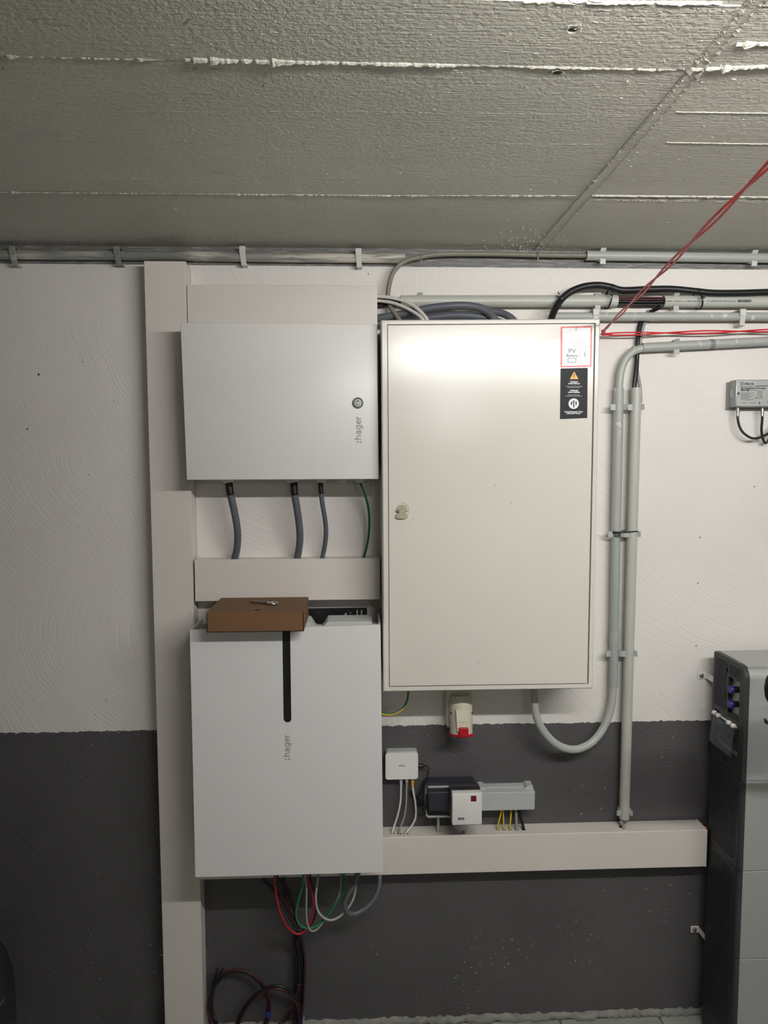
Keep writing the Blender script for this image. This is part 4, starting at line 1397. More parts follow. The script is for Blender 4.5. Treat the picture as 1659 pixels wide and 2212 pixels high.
for y in (880, 1153, 1410, 1752):
    where = {880: 'near its open top', 1153: 'at the black band', 1410: 'below mid height', 1752: 'at its lower end'}[y]
    clip('pipe_clip', 'grey snap clip of the straight vertical conduit ' + where, VR(y), 0.0148, 'clip_grey', True, 'clips of the vertical conduits', -1.6, 0.016)
# black band around both vertical conduits
b = NB(); cL, cR = VL(1149), VR(1147); rr = 0.0152; loop = []
for i in range(17):
    a = math.pi / 2 + math.pi * i / 16; loop.append((cL.x + rr * math.cos(a), cL.y + rr * math.sin(a), cL.z))
for i in range(17):
    a = -math.pi / 2 + math.pi * i / 16; loop.append((cR.x + rr * math.cos(a), cR.y + rr * math.sin(a), cR.z))
loop.append(loop[0])
tag(obj('cable_tie', tube(b, [Vector(q) for q in loop], 0.0018, 8, smooth=False), 'black', smooth=True), 'black band strapped around both vertical conduits', 'cable tie')
cable('cable', 'short grey cable leaving the straight vertical conduit into the lower duct', [VR(1740), VR(1766), W(1341.5, 1775, -0.026), W(1345, 1783, -0.028), WZ(1348, 1788, lz1 + 0.001), WZ(1349, 1789, lz1 - 0.03)], 0.0052, 'grey_cable')

# cables on top of the cabinet, from the upper duct into the cabinet
for lab, pts, r, mt in (
    ('upper white cable curving from the duct end into the cabinet top', [(795, 641, -0.045), (817, 640.5, -0.048), (845, 643, -0.055), (872, 650, -0.065), (895, 662, -0.080), (912, 677, -0.095), (922, 690, -0.105), (928, 706, -0.11)], 0.0048, 'white_cable'),
    ('lower white cable curving from the duct end into the cabinet top', [(795, 649, -0.040), (817, 650, -0.045), (842, 653, -0.055), (868, 661, -0.068), (890, 672, -0.082), (905, 682, -0.095), (914, 692, -0.105), (920, 706, -0.11)], 0.0044, 'white_cable'),
    ('thick slate grey cable arching over the cabinet top', [(795, 690, -0.035), (820, 687, -0.040), (870, 678, -0.050), (920, 667, -0.060), (970, 661, -0.068), (1015, 661, -0.072), (1045, 669, -0.078), (1064, 684, -0.085), (1078, 708, -0.09)], 0.0105, 'dark_grey_cable'),
    ('thick slate grey cable lying low behind the cabinet edge', [(795, 700, -0.030), (860, 696, -0.035), (930, 686, -0.045), (990, 681, -0.055), (1045, 686, -0.062), (1090, 700, -0.07)], 0.0100, 'dark_grey_cable'),
    ('second slate grey cable dipping into the cabinet behind the arched one', [(1030, 662, -0.045), (1060, 672, -0.048), (1085, 677, -0.055), (1105, 688, -0.065), (1120, 706, -0.075)], 0.0098, 'dark_grey_cable'),
    ('black cable from the duct end into the wide conduit, upper', [(795, 644, -0.030), (830, 645, -0.030), (866, 645, -0.028), (890, 646, -0.027)], 0.0042, 'black_cable'),
    ('black cable from the duct end into the wide conduit, lower', [(795, 654, -0.028), (830, 654, -0.028), (866, 652, -0.027), (890, 652, -0.026)], 0.0050, 'black_cable'),
    ('dark red cable from the duct end into the wide conduit', [(795, 660, -0.026), (830, 659, -0.026), (866, 657, -0.026), (890, 656, -0.026)], 0.0038, 'dkred')):
    cable('cable', lab, px(pts), r, mt, seg=12)

# ================================================================== RED CORDS
def strand_pair(A, B, sep, tw, r, n=70, ph=0.0, wob=0.0):
    out = []
    d = (B - A); t = d.normalized(); u = t.cross(Vector((0, 0, 1))).normalized(); v = u.cross(t)
    for s in (0, 1):
        pts = []
        for i in range(n + 1):
            f = i / n; a = ph + tw * f * 2 * math.pi + s * math.pi
            w = min(1.0, f * 18 + 0.15)
            pts.append(A + d * f + (u * math.cos(a) + v * math.sin(a)) * sep * w + v * wob * math.sin(9 * f + 1))
        out.append(pts)
    return out


hook = W(1301, 719, -0.050)
t = thing('cord_hook', 'small steel screw hook behind the cabinet corner holding red cords', 'hook', hook)
obj('screw', tube(NB(), [Vector((hook.x + 0.002, 0.0, hook.z)), Vector((hook.x + 0.002, hook.y + 0.004, hook.z))], 0.0016, 8, smooth=False), 'steel', t, True)
obj('eye', torus(NB(), (hook.x + 0.002, hook.y, hook.z), (1, 0, 0.2), 0.0055, 0.0014, 20, 8), 'steel', t, True)
# slack clothes line towards the viewer, and a second one along the wall
Bpt = CAM + ray(1659, 358) * 0.80
Aline = Vector((hook.x + 0.001, hook.y - 0.006, hook.z + 0.004))
far = Aline + (Bpt - Aline) * ((YF - Aline.y) / (Bpt.y - Aline.y))
t = thing('clothes_line', 'red double cord stretched from the cabinet corner up across the room', 'cord', hook)
mid = Aline + (far - Aline) * 0.30
for pts in strand_pair(Aline, mid, 0.0032, 5.3, 0.0018, 140, 0.6):
    obj('strand', tube(NB(), pts + [far], 0.0019, 8, sub=3), 'cord_red', t, True)
t = thing('clothes_line', 'red double cord stretched level along the wall from the cabinet corner', 'cord', hook)
E2 = W(1780, 711.5, -0.030)
for pts in strand_pair(Vector((hook.x + 0.002, hook.y + 0.012, hook.z - 0.002)), E2, 0.0034, 1.5, 0.0018, 60, 0.3):
    obj('strand', tube(NB(), pts, 0.0020, 8, sub=3), 'cord_red', t, True)
obj('knot', tube(NB(), [hook + Vector((0.001, 0.004, 0.006)), hook + Vector((0.004, -0.004, 0.002)), hook + Vector((0.002, 0.002, -0.004)), hook + Vector((0.012, 0.010, -0.002)), hook + Vector((0.030, 0.013, 0.000))], 0.0036, 10), 'cord_red', t, True)
q = W(1388, 720.5, -0.040)
obj('tie_wire', torus(NB(), (q.x, q.y, q.z), (1, 0, 0), 0.0055, 0.0008, 16, 6), 'white_cable', t, True)
obj('tie_wire', torus(NB(), (q.x + 0.006, q.y, q.z), (1, 0, 0), 0.0055, 0.0008, 16, 6), 'white_cable', t, True)

# ================================================================== AMPLIFIER ON THE WALL
def amplifier():
    Y = -0.045
    tl = W(1590.5, 820, Y); bl = W(1590.5, 878.5, Y)
    w = 0.175
    x0, x1, z1, z0 = tl.x, tl.x + w, tl.z, bl.z
    t = thing('signal_amplifier', 'grey metal antenna amplifier with printed label on the wall', 'amplifier', ((x0 + x1) / 2, 0, z0))
    obj('housing', box(NB(), x0, x1, Y, -0.009, z0, z1, 0.002, 2), 'amp', t, 'auto')
    obj('back_plate', box(NB(), x0 - 0.004, x1 + 0.004, -0.010, 0.0, z0 - 0.004, z1 - 0.003, 0.001, 1), 'amp', t)
    f = obj('label_plate', box(NB(), x0 + 0.004, x1 - 0.004, Y - 0.0006, Y, z0 + 0.002, z1 - 0.003), 'amp_face', t)
    yy = Y - 0.0008
    G = lambda a, c: W(1560 + a / 12.29, 800 + c / 12.29, yy)
    def tx(b, s, a0, a1, c, size, bold=0.0):
        p, q = G(a0, c), G(a1, c); text(b, s, ((p.x + q.x) / 2, yy, p.z), size, width=q.x - p.x, bold=bold)
    b = NB(); tx(b, 'DELTA', 590, 840, 362, 0.0078, 0.0003); tx(b, 'Electronics', 485, 850, 425, 0.0042)
    p, q = G(875, 415), G(1340, 408); seg_line(b, (p.x, p.z), (q.x, p.z), 0.0018, yy)
    p = G(525, 350)
    for i in range(4):
        c4 = [(-1, 1), (1, 1), (1, -1), (-1, -1)]
        a_, b_ = c4[i], c4[(i + 1) % 4]; seg_line(b, (p.x + a_[0] * 0.004, p.z + a_[1] * 0.004), (p.x + b_[0] * 0.004, p.z + b_[1] * 0.004), 0.0008, yy)
    seg_line(b, (p.x - 0.002, p.z - 0.003), (p.x, p.z + 0.003), 0.0009, yy); seg_line(b, (p.x, p.z + 0.003), (p.x + 0.002, p.z - 0.003), 0.0009, yy)
    obj('brand_lettering', b, 'ink_blue', f)
    b = NB()
    tx(b, 'BK-Verst\u00e4rker/CATV-ampl.', 500, 1160, 475, 0.0062, 0.0002); tx(b, 'BKE 30S', 500, 720, 528, 0.0062, 0.0003); tx(b, 'Serien-Nr/Ser.-No. 117', 742, 1055, 532, 0.0028)
    for i, s in enumerate(('Frequenzbereich/freq. range', 'R\u00fcckkanal', 'Verst\u00e4rkung/gain 30 dB', 'D\u00e4mpfung/attenuation', 'Rauschma\u00df', 'Betriebsspannung', 'Leistung', 'Schirmungsma\u00df')):
        tx(b, s, 500, 830 - (i % 3) * 60, 598 + i * 26.5, 0.0026)
        tx(b, ('5-65 MHz', '0-20 dB', '30 dB', '5 - 16 dB', '0 - 18 dB', '6 dB', '230 V~ 50 Hz', 'Klasse A')[i], 930 - (i > 5) * 60, 1060 + (i > 5) * 20, 560 + i * 27, 0.0024)
    tx(b, 'Eingang/in', 510, 660, 860, 0.0026); tx(b, 'Ausgang/out', 720, 900, 858, 0.0026)
    p = G(990, 862); plate(b, [[(p.x - 0.0028, p.z - 0.0022), (p.x + 0.0028, p.z - 0.0022), (p.x, p.z + 0.003)]], face_y(yy), 0.0002)
    tx(b, 'CE', 1185, 1260, 842, 0.006)
    obj('lettering', b, 'ink', f)
    c = G(432, 612); obj('screw', lathe(NB(), [(0.0034, 0.0), (0.0034, 0.0012), (0.0024, 0.002), (0, 0.002)], c, (0, -1, 0), 14), 'steel_dark', t, 'auto')
    cc = Vector((x0, -0.024, (z0 + z1) / 2 + 0.001))
    b = NB(); plate(b, [rrect(-0.028, -0.018, cc.z - 0.010, cc.z + 0.010, 0.003)], lambda u_, v_, w_: Vector((x0 - w_, u_, v_)), 0.0006)
    obj('side_seal', b, 'device_grey', t)
    for cx_ in (1593.8, 1646.6):
        p = W(cx_, 884, -0.028)
        k = obj('coax_connector', lathe(NB(), [(0.0036, 0.004), (0.0036, -0.006), (0.0060, -0.006), (0.0060, -0.012), (0.0044, -0.013), (0.0044, -0.025), (0.0036, -0.026)], (p.x, -0.028, z0), (0, 0, 1), 14), 'steel', t, 'auto')
    p1, p2 = W(1593.8, 884, -0.028), W(1646.6, 884, -0.028)
    cable('cable', 'black coaxial cable bowing from the outer amplifier socket', [(p1.x, -0.028, z0 - 0.02)] + px([(1594, 906, -0.030), (1597, 920, -0.030), (1605, 934, -0.032), (1620, 945, -0.034), (1634, 947, -0.034), (1648, 942, -0.034), (1662, 934, -0.032), (1690, 900, -0.03), (1705, 850, -0.03), (1706, 780, -0.025), (1706, 700, -0.03)]), 0.0034, 'black_cable')
    cable('cable', 'black coaxial cable hanging from the inner amplifier socket', [(p2.x, -0.028, z0 - 0.02)] + px([(1646.5, 906, -0.026), (1645, 925, -0.024), (1646, 940, -0.022), (1650, 953, -0.022), (1654.5, 957, -0.022), (1660, 950, -0.022), (1667, 930, -0.022), (1690, 880, -0.012), (1712, 800, -0.012), (1714, 720, -0.012), (1714, 700, -0.02)]), 0.0034, 'black_cable')


amplifier()

# ================================================================== BELOW THE CABINET
def cee_socket():
    S_ = lambda a, c, Y: W(940 + a / 13.825, 1480 + c / 13.825, Y)
    Yb = -0.055
    tl, tr = S_(330, 190, Yb), S_(1130, 190, Yb); bz = S_(700, 1275, Yb).z
    zc = (CAB[2].z + 0.0)
    t = thing('industrial_socket', 'beige industrial power socket with red hinged lid under the meter cabinet', 'power socket', ((tl.x + tr.x) / 2, 0, bz))
    obj('back_box', box(NB(), tl.x + 0.002, tr.x - 0.002, Yb, 0.0, bz, zc - 0.004, 0.006, 3), 'beige', t, 'auto')
    # round collar leaning forward and down
    cx = (S_(455, 1300, -0.09).x + S_(1150, 1300, -0.09).x) / 2; R = (S_(1150, 1300, -0.09).x - S_(455, 1300, -0.09).x) / 2
    ztop = S_(700, 640, -0.09).z; zbot = S_(700, 1480, -0.09).z
    ax = Vector((0, -0.16, -1)).normalized()
    c0 = Vector((cx, -0.062, ztop))
    H = (ztop - zbot) / -ax.z
    obj('collar', lathe(NB(), [(R * 0.80, -0.022), (R * 0.97, -0.006), (R * 1.0, 0.004), (R * 1.0, H * 0.55), (R * 0.97, H)], c0, ax, 36), 'beige', t, 'auto')
    k = obj('lid', lathe(NB(), [(R * 1.02, H), (R * 1.05, H + 0.002), (R * 1.05, H + 0.006), (R * 0.9, H + 0.008), (0, H + 0.008)], c0, ax, 36), 'cee_red', t, 'auto')
    yf = c0.y - R - 0.004
    q = [S_(620, 745, yf), S_(1000, 745, yf), S_(1010, 1110, yf - 0.008), S_(640, 1110, yf - 0.008)]
    obj('hinge_cover', hexa(NB(), q, [v + Vector((0, 0.02, 0)) for v in q], 0.001), 'beige', t)
    q = [S_(640, 1112, yf - 0.006), S_(1010, 1112, yf - 0.006), S_(1030, 1400, yf - 0.010), S_(665, 1400, yf - 0.010)]
    obj('hinge_bracket', hexa(NB(), q, [v + Vector((0, 0.018, 0)) for v in q], 0.001), 'beige', t)
    q = [S_(712, 1285, yf - 0.014), S_(1000, 1285, yf - 0.014), S_(1005, 1570, yf - 0.014), S_(705, 1570, yf - 0.014)]
    obj('lid_lever', hexa(NB(), q, [v + Vector((0, 0.024, 0)) for v in q], 0.0025), 'cee_red', k)
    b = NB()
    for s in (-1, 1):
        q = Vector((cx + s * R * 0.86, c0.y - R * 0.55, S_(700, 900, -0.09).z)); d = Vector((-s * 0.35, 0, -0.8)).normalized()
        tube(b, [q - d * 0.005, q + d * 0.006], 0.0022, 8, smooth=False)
    obj('screw_slot_shade', b, 'black', t)  # black pegs standing in for the shade inside the screw slots


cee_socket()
cable('earth_wire', 'green and yellow earth wire sagging out of the cabinet underside', px([(812, 1536, -0.10), (826, 1541, -0.095), (840, 1543.5, -0.09), (858, 1539, -0.085), (872, 1528, -0.08), (880, 1512, -0.078), (882, 1494, -0.076), (882, 1480, -0.076)]), 0.0033, 'gy')

cr5 = (4.608, 820, 1600)
N = lambda pts: px(pts, *cr5)
n5 = lambda a, c, Y: W(820 + a / 4.608, 1600 + c / 4.608, Y)


def network_switch():
    Y = -0.034
    tl, br = n5(58, 125, Y), n5(383, 382, Y)
    t = thing('network_switch', 'small white network switch hung upside down on the dark wall', 'network switch', ((tl.x + br.x) / 2, 0, br.z))
    b = NB(); plate(b, [rrect(tl.x, br.x, br.z, tl.z, 0.008, 6)], lambda u, v, w: Vector((u, Y + w, v)), 0.010)
    obj('top_shell', b, 'device_white', t, 'auto')
    b = NB(); plate(b, [rrect(tl.x + 0.0006, br.x - 0.0006, br.z + 0.0006, tl.z + 0.0, 0.008, 6)], lambda u, v, w: Vector((u, Y + 0.0104 + w, v)), 0.0235)
    obj('bottom_shell', b, 'device_grey', t, 'auto')
    c = n5(222, 250, Y); b = NB(); text(b, 'D-Link', (c.x, Y - 0.0003, c.z), 0.0062, spin=180, width=0.0165, bold=0.0001); obj('lettering', b, 'ink', t)
    c = n5(221, 155, Y); obj('status_light', lathe(NB(), [(0.0009, 0), (0.0009, 0.0003), (0, 0.0003)], c, (0, -1, 0), 8), 'white_print', t)
    zb = br.z
    return zb, Y


zsw, _ = network_switch()


def net_cable(label, plug_x, path, r, jm, pm, hole):
    p = n5(plug_x, 385, -0.020)
    t = thing('network_cable', label, 'network cable', Vector((p.x, -0.02, lz1)))
    h = LH[hole]
    end = [Vector((h[0], h[1], lz1)), Vector((h[0] - 0.004, h[1], lz1 - 0.035))]
    P = [Vector((p.x, -0.020, zsw - 0.016))] + N(path) + end
    obj('jacket', tube(NB(), P, r, 10), jm, t, True)
    obj('plug', box(NB(), p.x - 0.0042, p.x + 0.0042, -0.025, -0.015, zsw - 0.013, zsw + 0.004, 0.001, 1), pm, t)
    obj('strain_relief', lathe(NB(), [(0.0042, 0), (0.0034, -0.006), (0.0038, -0.008), (0.0030, -0.012), (0.0034, -0.014), (r, -0.019)], (p.x, -0.020, zsw - 0.011), (0, 0, 1), 12), jm if pm != 'orange' else 'orange', t, 'auto')


net_cable('light grey network cable in the socket nearest the inverter', 213, [(212, 470, -0.020), (210, 560, -0.021), (200, 650, -0.022), (180, 740, -0.024), (148, 840, -0.026)], 0.0029, 'white_cable', 'device_grey', 0)
net_cable('mid grey network cable in the middle of the small switch', 270, [(267, 490, -0.020), (266, 580, -0.021), (258, 680, -0.023), (238, 780, -0.026), (208, 860, -0.028)], 0.0027, 'grey_cable', 'device_grey', 1)
net_cable('flat white network cable with a yellow plug on the small switch', 328, [(330, 470, -0.020), (342, 540, -0.022), (356, 620, -0.025), (362, 720, -0.028), (350, 790, -0.030), (312, 860, -0.030)], 0.0030, 'white_cable', 'orange', 2)

# power lead of the switch: plug, lead, coiled slack and the wall adapter
def power_lead():
    p = n5(384, 250, -0.022)
    t = thing('power_lead', 'thin black power lead of the switch with coiled slack', 'power cord', Vector((p.x + 0.01, 0, n5(400, 740, -0.01).z)))
    obj('barrel_plug', lathe(NB(), [(0.0028, -0.004), (0.0030, 0.0), (0.0056, 0.002), (0.0056, 0.012), (0.0040, 0.017), (0.0020, 0.022)], (p.x, -0.022, p.z), (1, 0, -0.02), 14), 'black', t, 'auto')
    lead = [(460, 248, -0.022), (486, 262, -0.020), (490, 300, -0.018), (470, 370, -0.016), (440, 430, -0.014), (415, 480, -0.014)]
    coil = []
    c0 = (345, 590)
    for i in range(64):
        a = i / 64 * 2 * math.pi * 4.5; s = 1 + 0.18 * math.sin(i * 1.7)
        u_, v_ = math.cos(a) * 20 * s, math.sin(a) * 100 * s
        ang = math.radians(-38)
        coil.append((c0[0] + 28 + u_ * math.cos(ang) - v_ * math.sin(ang), c0[1] + u_ * math.sin(ang) + v_ * math.cos(ang), -0.009 - 0.005 * (0.5 + 0.5 * math.sin(i * 0.9))))
    tail = [(360, 690, -0.012), (380, 725, -0.014), (420, 742, -0.016), (448, 725, -0.018), (456, 690, -0.022), (458, 668, -0.03)]
    obj('lead', tube(NB(), N(lead + coil + tail), 0.0016, 7, sub=4), 'black_cable', t, True)
    q = n5(340, 600, -0.016)
    obj('tie_wire', torus(NB(), n5(375, 575, -0.012), (0.5, 0, 0.8), 0.0075, 0.0014, 16, 6), 'black', t, True)
    p = n5(470, 664, -0.052)
    obj('lead_plug', lathe(NB(), [(0.0018, -0.018), (0.0034, -0.014), (0.0030, -0.009), (0.0042, -0.006), (0.0042, 0.002)], (p.x, -0.052, p.z), (1, 0, 0), 12), 'black', t, 'auto')


power_lead()


def wall_socket():
    t0, t1 = n5(450, 420, -0.02), n5(1015, 760, -0.02)
    Y = -0.058
    tl, br = n5(462, 470, Y), n5(1000, 755, Y)
    t = thing('surface_socket', 'grey surface mounted double wall socket with raised dark lid', 'wall socket', ((tl.x + br.x) / 2, 0, br.z))
    loops = [rrect(tl.x, br.x, br.z, tl.z, 0.010, 6), rrect(tl.x + 0.0035, br.x - 0.0035, br.z + 0.0035, tl.z - 0.008, 0.007, 6)[::-1]]
    b = NB(); plate(b, loops, lambda u, v, w: Vector((u, Y + w, v)), 0.012)
    obj('rim', b, 'device_grey', t, 'auto')
    b = NB(); plate(b, [rrect(tl.x + 0.001, br.x - 0.001, br.z + 0.001, tl.z - 0.0125, 0.010, 6)], lambda u, v, w: Vector((u, Y + 0.0122 + w, v)), -Y - 0.0122)
    obj('box', b, 'device_grey', t, 'auto')
    b = NB(); plate(b, [rrect(tl.x + 0.004, br.x - 0.004, br.z + 0.004, tl.z - 0.0085, 0.006, 6)], lambda u, v, w: Vector((u, Y + 0.006 + w, v)), 0.006)
    obj('insert', b, 'black', t, 'auto')
    lt, lb = n5(450, 412, -0.046), n5(965, 500, -0.046)
    b = NB(); plate(b, [rrect(lt.x, lb.x, tl.z - 0.012, lt.z, 0.012, 6)], lambda u, v, w: Vector((u, -0.046 + w, v)), 0.030)
    obj('lid', b, 'device_navy', t, 'auto')
    # plug-in adapter
    Ya = -0.082
    a, c = n5(478, 512, Ya), n5(735, 700, Ya)
    t2 = thing('power_adapter', 'dark plug-in power adapter in the grey wall socket', 'power adapter', ((a.x + c.x) / 2, -0.06, c.z))
    b = NB(); q = [Vector((a.x, Ya, a.z)), Vector((c.x, Ya, a.z)), Vector((c.x, Ya, c.z)), Vector((a.x + 0.004, Ya, c.z))]
    hexa(b, q, [v + Vector((0, 0.034, 0)) for v in q], 0.003)
    obj('adapter_shell', b, 'device_navy', t2)
    q = [Vector((a.x - 0.003, Ya + 0.012, a.z - 0.018)), Vector((c.x, Ya + 0.012, a.z - 0.018)), Vector((c.x, Ya + 0.012, c.z - 0.007)), Vector((a.x - 0.003, Ya + 0.012, c.z - 0.007))]
    obj('adapter_base', hexa(NB(), q, [v + Vector((0, 0.022, 0)) for v in q], 0.003), 'black', t2)
    # wifi repeater
    Yr = -0.118
    tl2, br2 = n5(725, 530, Yr), n5(1016, 836, Yr)
    t3 = thing('wifi_repeater', 'square white wireless repeater plugged into the grey wall socket', 'repeater', ((tl2.x + br2.x) / 2, -0.09, br2.z))
    q = [Vector((tl2.x, Yr, tl2.z)), Vector((br2.x, Yr, tl2.z)), Vector((br2.x + 0.0006, Yr, br2.z)), Vector((tl2.x, Yr, br2.z))]
    obj('front_shell', hexa(NB(), q, [v + Vector((0, 0.022, 0)) for v in q], 0.0018, 3), 'device_white', t3, 'auto')
    q2 = [Vector((v.x, Yr + 0.021, v.z)) for v in inset_quad(q, -0.003, 0.0, -0.0035, 0.008)]
    obj('rear_shell', hexa(NB(), q2, [v + Vector((0, 0.030, 0)) for v in q2], 0.002), 'device_dark', t3)
    b = NB(); g0, g1 = tl2.x + 0.001, br2.x - 0.001; n = 26
    for i in range(n):
        x = g0 + (g1 - g0) * (i + 0.5) / n
        box(b, x - 0.0007, x + 0.0007, Yr + 0.0195, Yr + 0.030, tl2.z + 0.0022, tl2.z + 0.0046)
    obj('vent_grille', b, 'black', t3)
    a, c = n5(908, 549, Yr), n5(963, 604, Yr); obj('red_window', box(NB(), a.x, c.x, Yr - 0.0004, Yr + 0.001, c.z, a.z), 'dim_red', t3)
    c = n5(812, 778, Yr); b = NB(); text(b, 'FRITZ!', (c.x, Yr - 0.0004, c.z), 0.0082, width=0.0172, bold=0.0004); obj('lettering', b, 'ink', t3)
    c = n5(932, 778, Yr); obj('status_light', lathe(NB(), [(0.0013, 0), (0.0013, 0.0004), (0, 0.0004)], c, (0, -1, 0), 10), 'led', t3)
    # cables leaving the sockets
    h = LH[3]
    cable('cable', 'short grey cable from the wall socket into the lower duct', N([(583, 735, -0.030), (584, 790, -0.030), (584, 850, -0.030)]) + [Vector((h[0], h[1], lz1)), Vector((h[0], h[1], lz1 - 0.03))], 0.0042, 'ltgrey_cable')
    h = LH[4]
    tt = thing('network_cable', 'white network cable plugged into the underside of the repeater', 'network cable', Vector((h[0], h[1], lz1)))
    pp = n5(862, 838, -0.085); zr = br2.z
    obj('plug', box(NB(), pp.x - 0.0045, pp.x + 0.0045, -0.092, -0.080, zr - 0.008, zr + 0.004, 0.001, 1), 'device_white', tt)
    obj('jacket', tube(NB(), [Vector((pp.x, -0.086, zr - 0.006)), Vector((pp.x - 0.001, -0.082, zr - 0.014)), Vector((h[0] + 0.004, -0.062, lz1 + 0.012)), Vector((h[0], h[1], lz1 - 0.001)), Vector((h[0] - 0.004, h[1], lz1 - 0.03))], 0.0028, 8), 'white_cable', tt, True)


wall_socket()


def bonding_bar():
    Y = -0.050
    tl, br = n5(1000, 520, Y), n5(1546, 688, Y)
    t = thing('bonding_bar', 'long light grey cover of the earth bonding bar beside the wall socket', 'bonding bar', ((tl.x + br.x) / 2, 0, br.z))
    f = [tl, Vector((br.x, Y, tl.z + 0.0005)), Vector((br.x - 0.0008, Y, br.z)), Vector((tl.x, Y, br.z))]
    bk = [Vector((v.x, -0.0, v.z)) for v in f]
    obj('cover', hexa(NB(), f, bk, 0.002, 2), 'device_grey', t)
    b = NB()
    zt = tl.z
    for x0, x1, sl in ((tl.x + 0.001, tl.x + 0.014, 1), (br.x - 0.018, br.x - 0.002, -1)):
        zz = zt + 0.009
        loop = [(x0 - (0.012 if sl < 0 else 0.0), zt - 0.001), (x0, zz), (x1, zz), (x1 + (0.012 if sl > 0 else 0.0), zt - 0.001)]
        plate(b, [loop], lambda u, v, w: Vector((u, -0.034 + w, v)), 0.034)
    obj('end_lug', b, 'device_grey', t)
    b = NB(); box(b, tl.x + 0.02, br.x - 0.02, -0.022, 0.0, zt - 0.002, zt + 0.0035); obj('back_strip', b, 'device_grey', t)
    yy = Y - 0.0002
    b = NB(); c = n5(1085, 612, Y); h = 0.0078
    for a_, b_ in (((-h, h), (h, h)), ((-h, h), (-h, -h)), ((-h, -h), (h, -h)), ((h, h), (h, 0.002)), ((-0.002, 0.003), (h, 0.003)), ((-0.002, 0.003), (-0.002, -h)), ((-0.002, -0.003), (h, -0.003))):
        seg_line(b, (c.x + a_[0], c.z + a_[1]), (c.x + b_[0], c.z + b_[1]), 0.0012, yy, 0.0006)
    obj('embossed_mark', b, 'device_grey', t)
    for (ax, hi, r, mt, lb) in ((1207, 5, 0.0026, 'gy', 'green and yellow earth wire nearest the repeater under the bonding bar'), (1230, 6, 0.0026, 'gy', 'second green and yellow earth wire under the bonding bar'),
                                (1308, 7, 0.0028, 'gy', 'green and yellow earth wire beside the grey sleeve under the bonding bar'), (1355, 8, 0.0040, 'grey_cable', 'grey sleeved wire under the bonding bar'),
                                (1388, 9, 0.0042, 'black_cable', 'black wire under the end of the bonding bar')):
        h_ = LH[hi]; p = n5(ax, 690, -0.025)
        zt_, ze = br.z + 0.006, lz1
        P_ = [Vector((p.x, -0.025, zt_)), Vector((p.x + (0.0005 if hi < 8 else 0.001), -0.0255, zt_ + (ze - zt_) * 0.35)), Vector((h_[0] * 0.7 + p.x * 0.3, (h_[1] - 0.026) / 2, zt_ + (ze - zt_) * 0.75)), Vector((h_[0], h_[1], ze)), Vector((h_[0], h_[1], ze - 0.03))]
        if hi == 8:
            tt = thing('earth_wire', lb, 'wire', Vector((h_[0], h_[1], ze)))
            obj('core', tube(NB(), P_[:2], 0.0026, 8, smooth=False), 'gy', tt, True)
            obj('sleeve', tube(NB(), P_[1:], r, 10), 'grey_cable', tt, True)
        else:
            cable('earth_wire', lb, P_, r, mt, cat='wire')


bonding_bar()

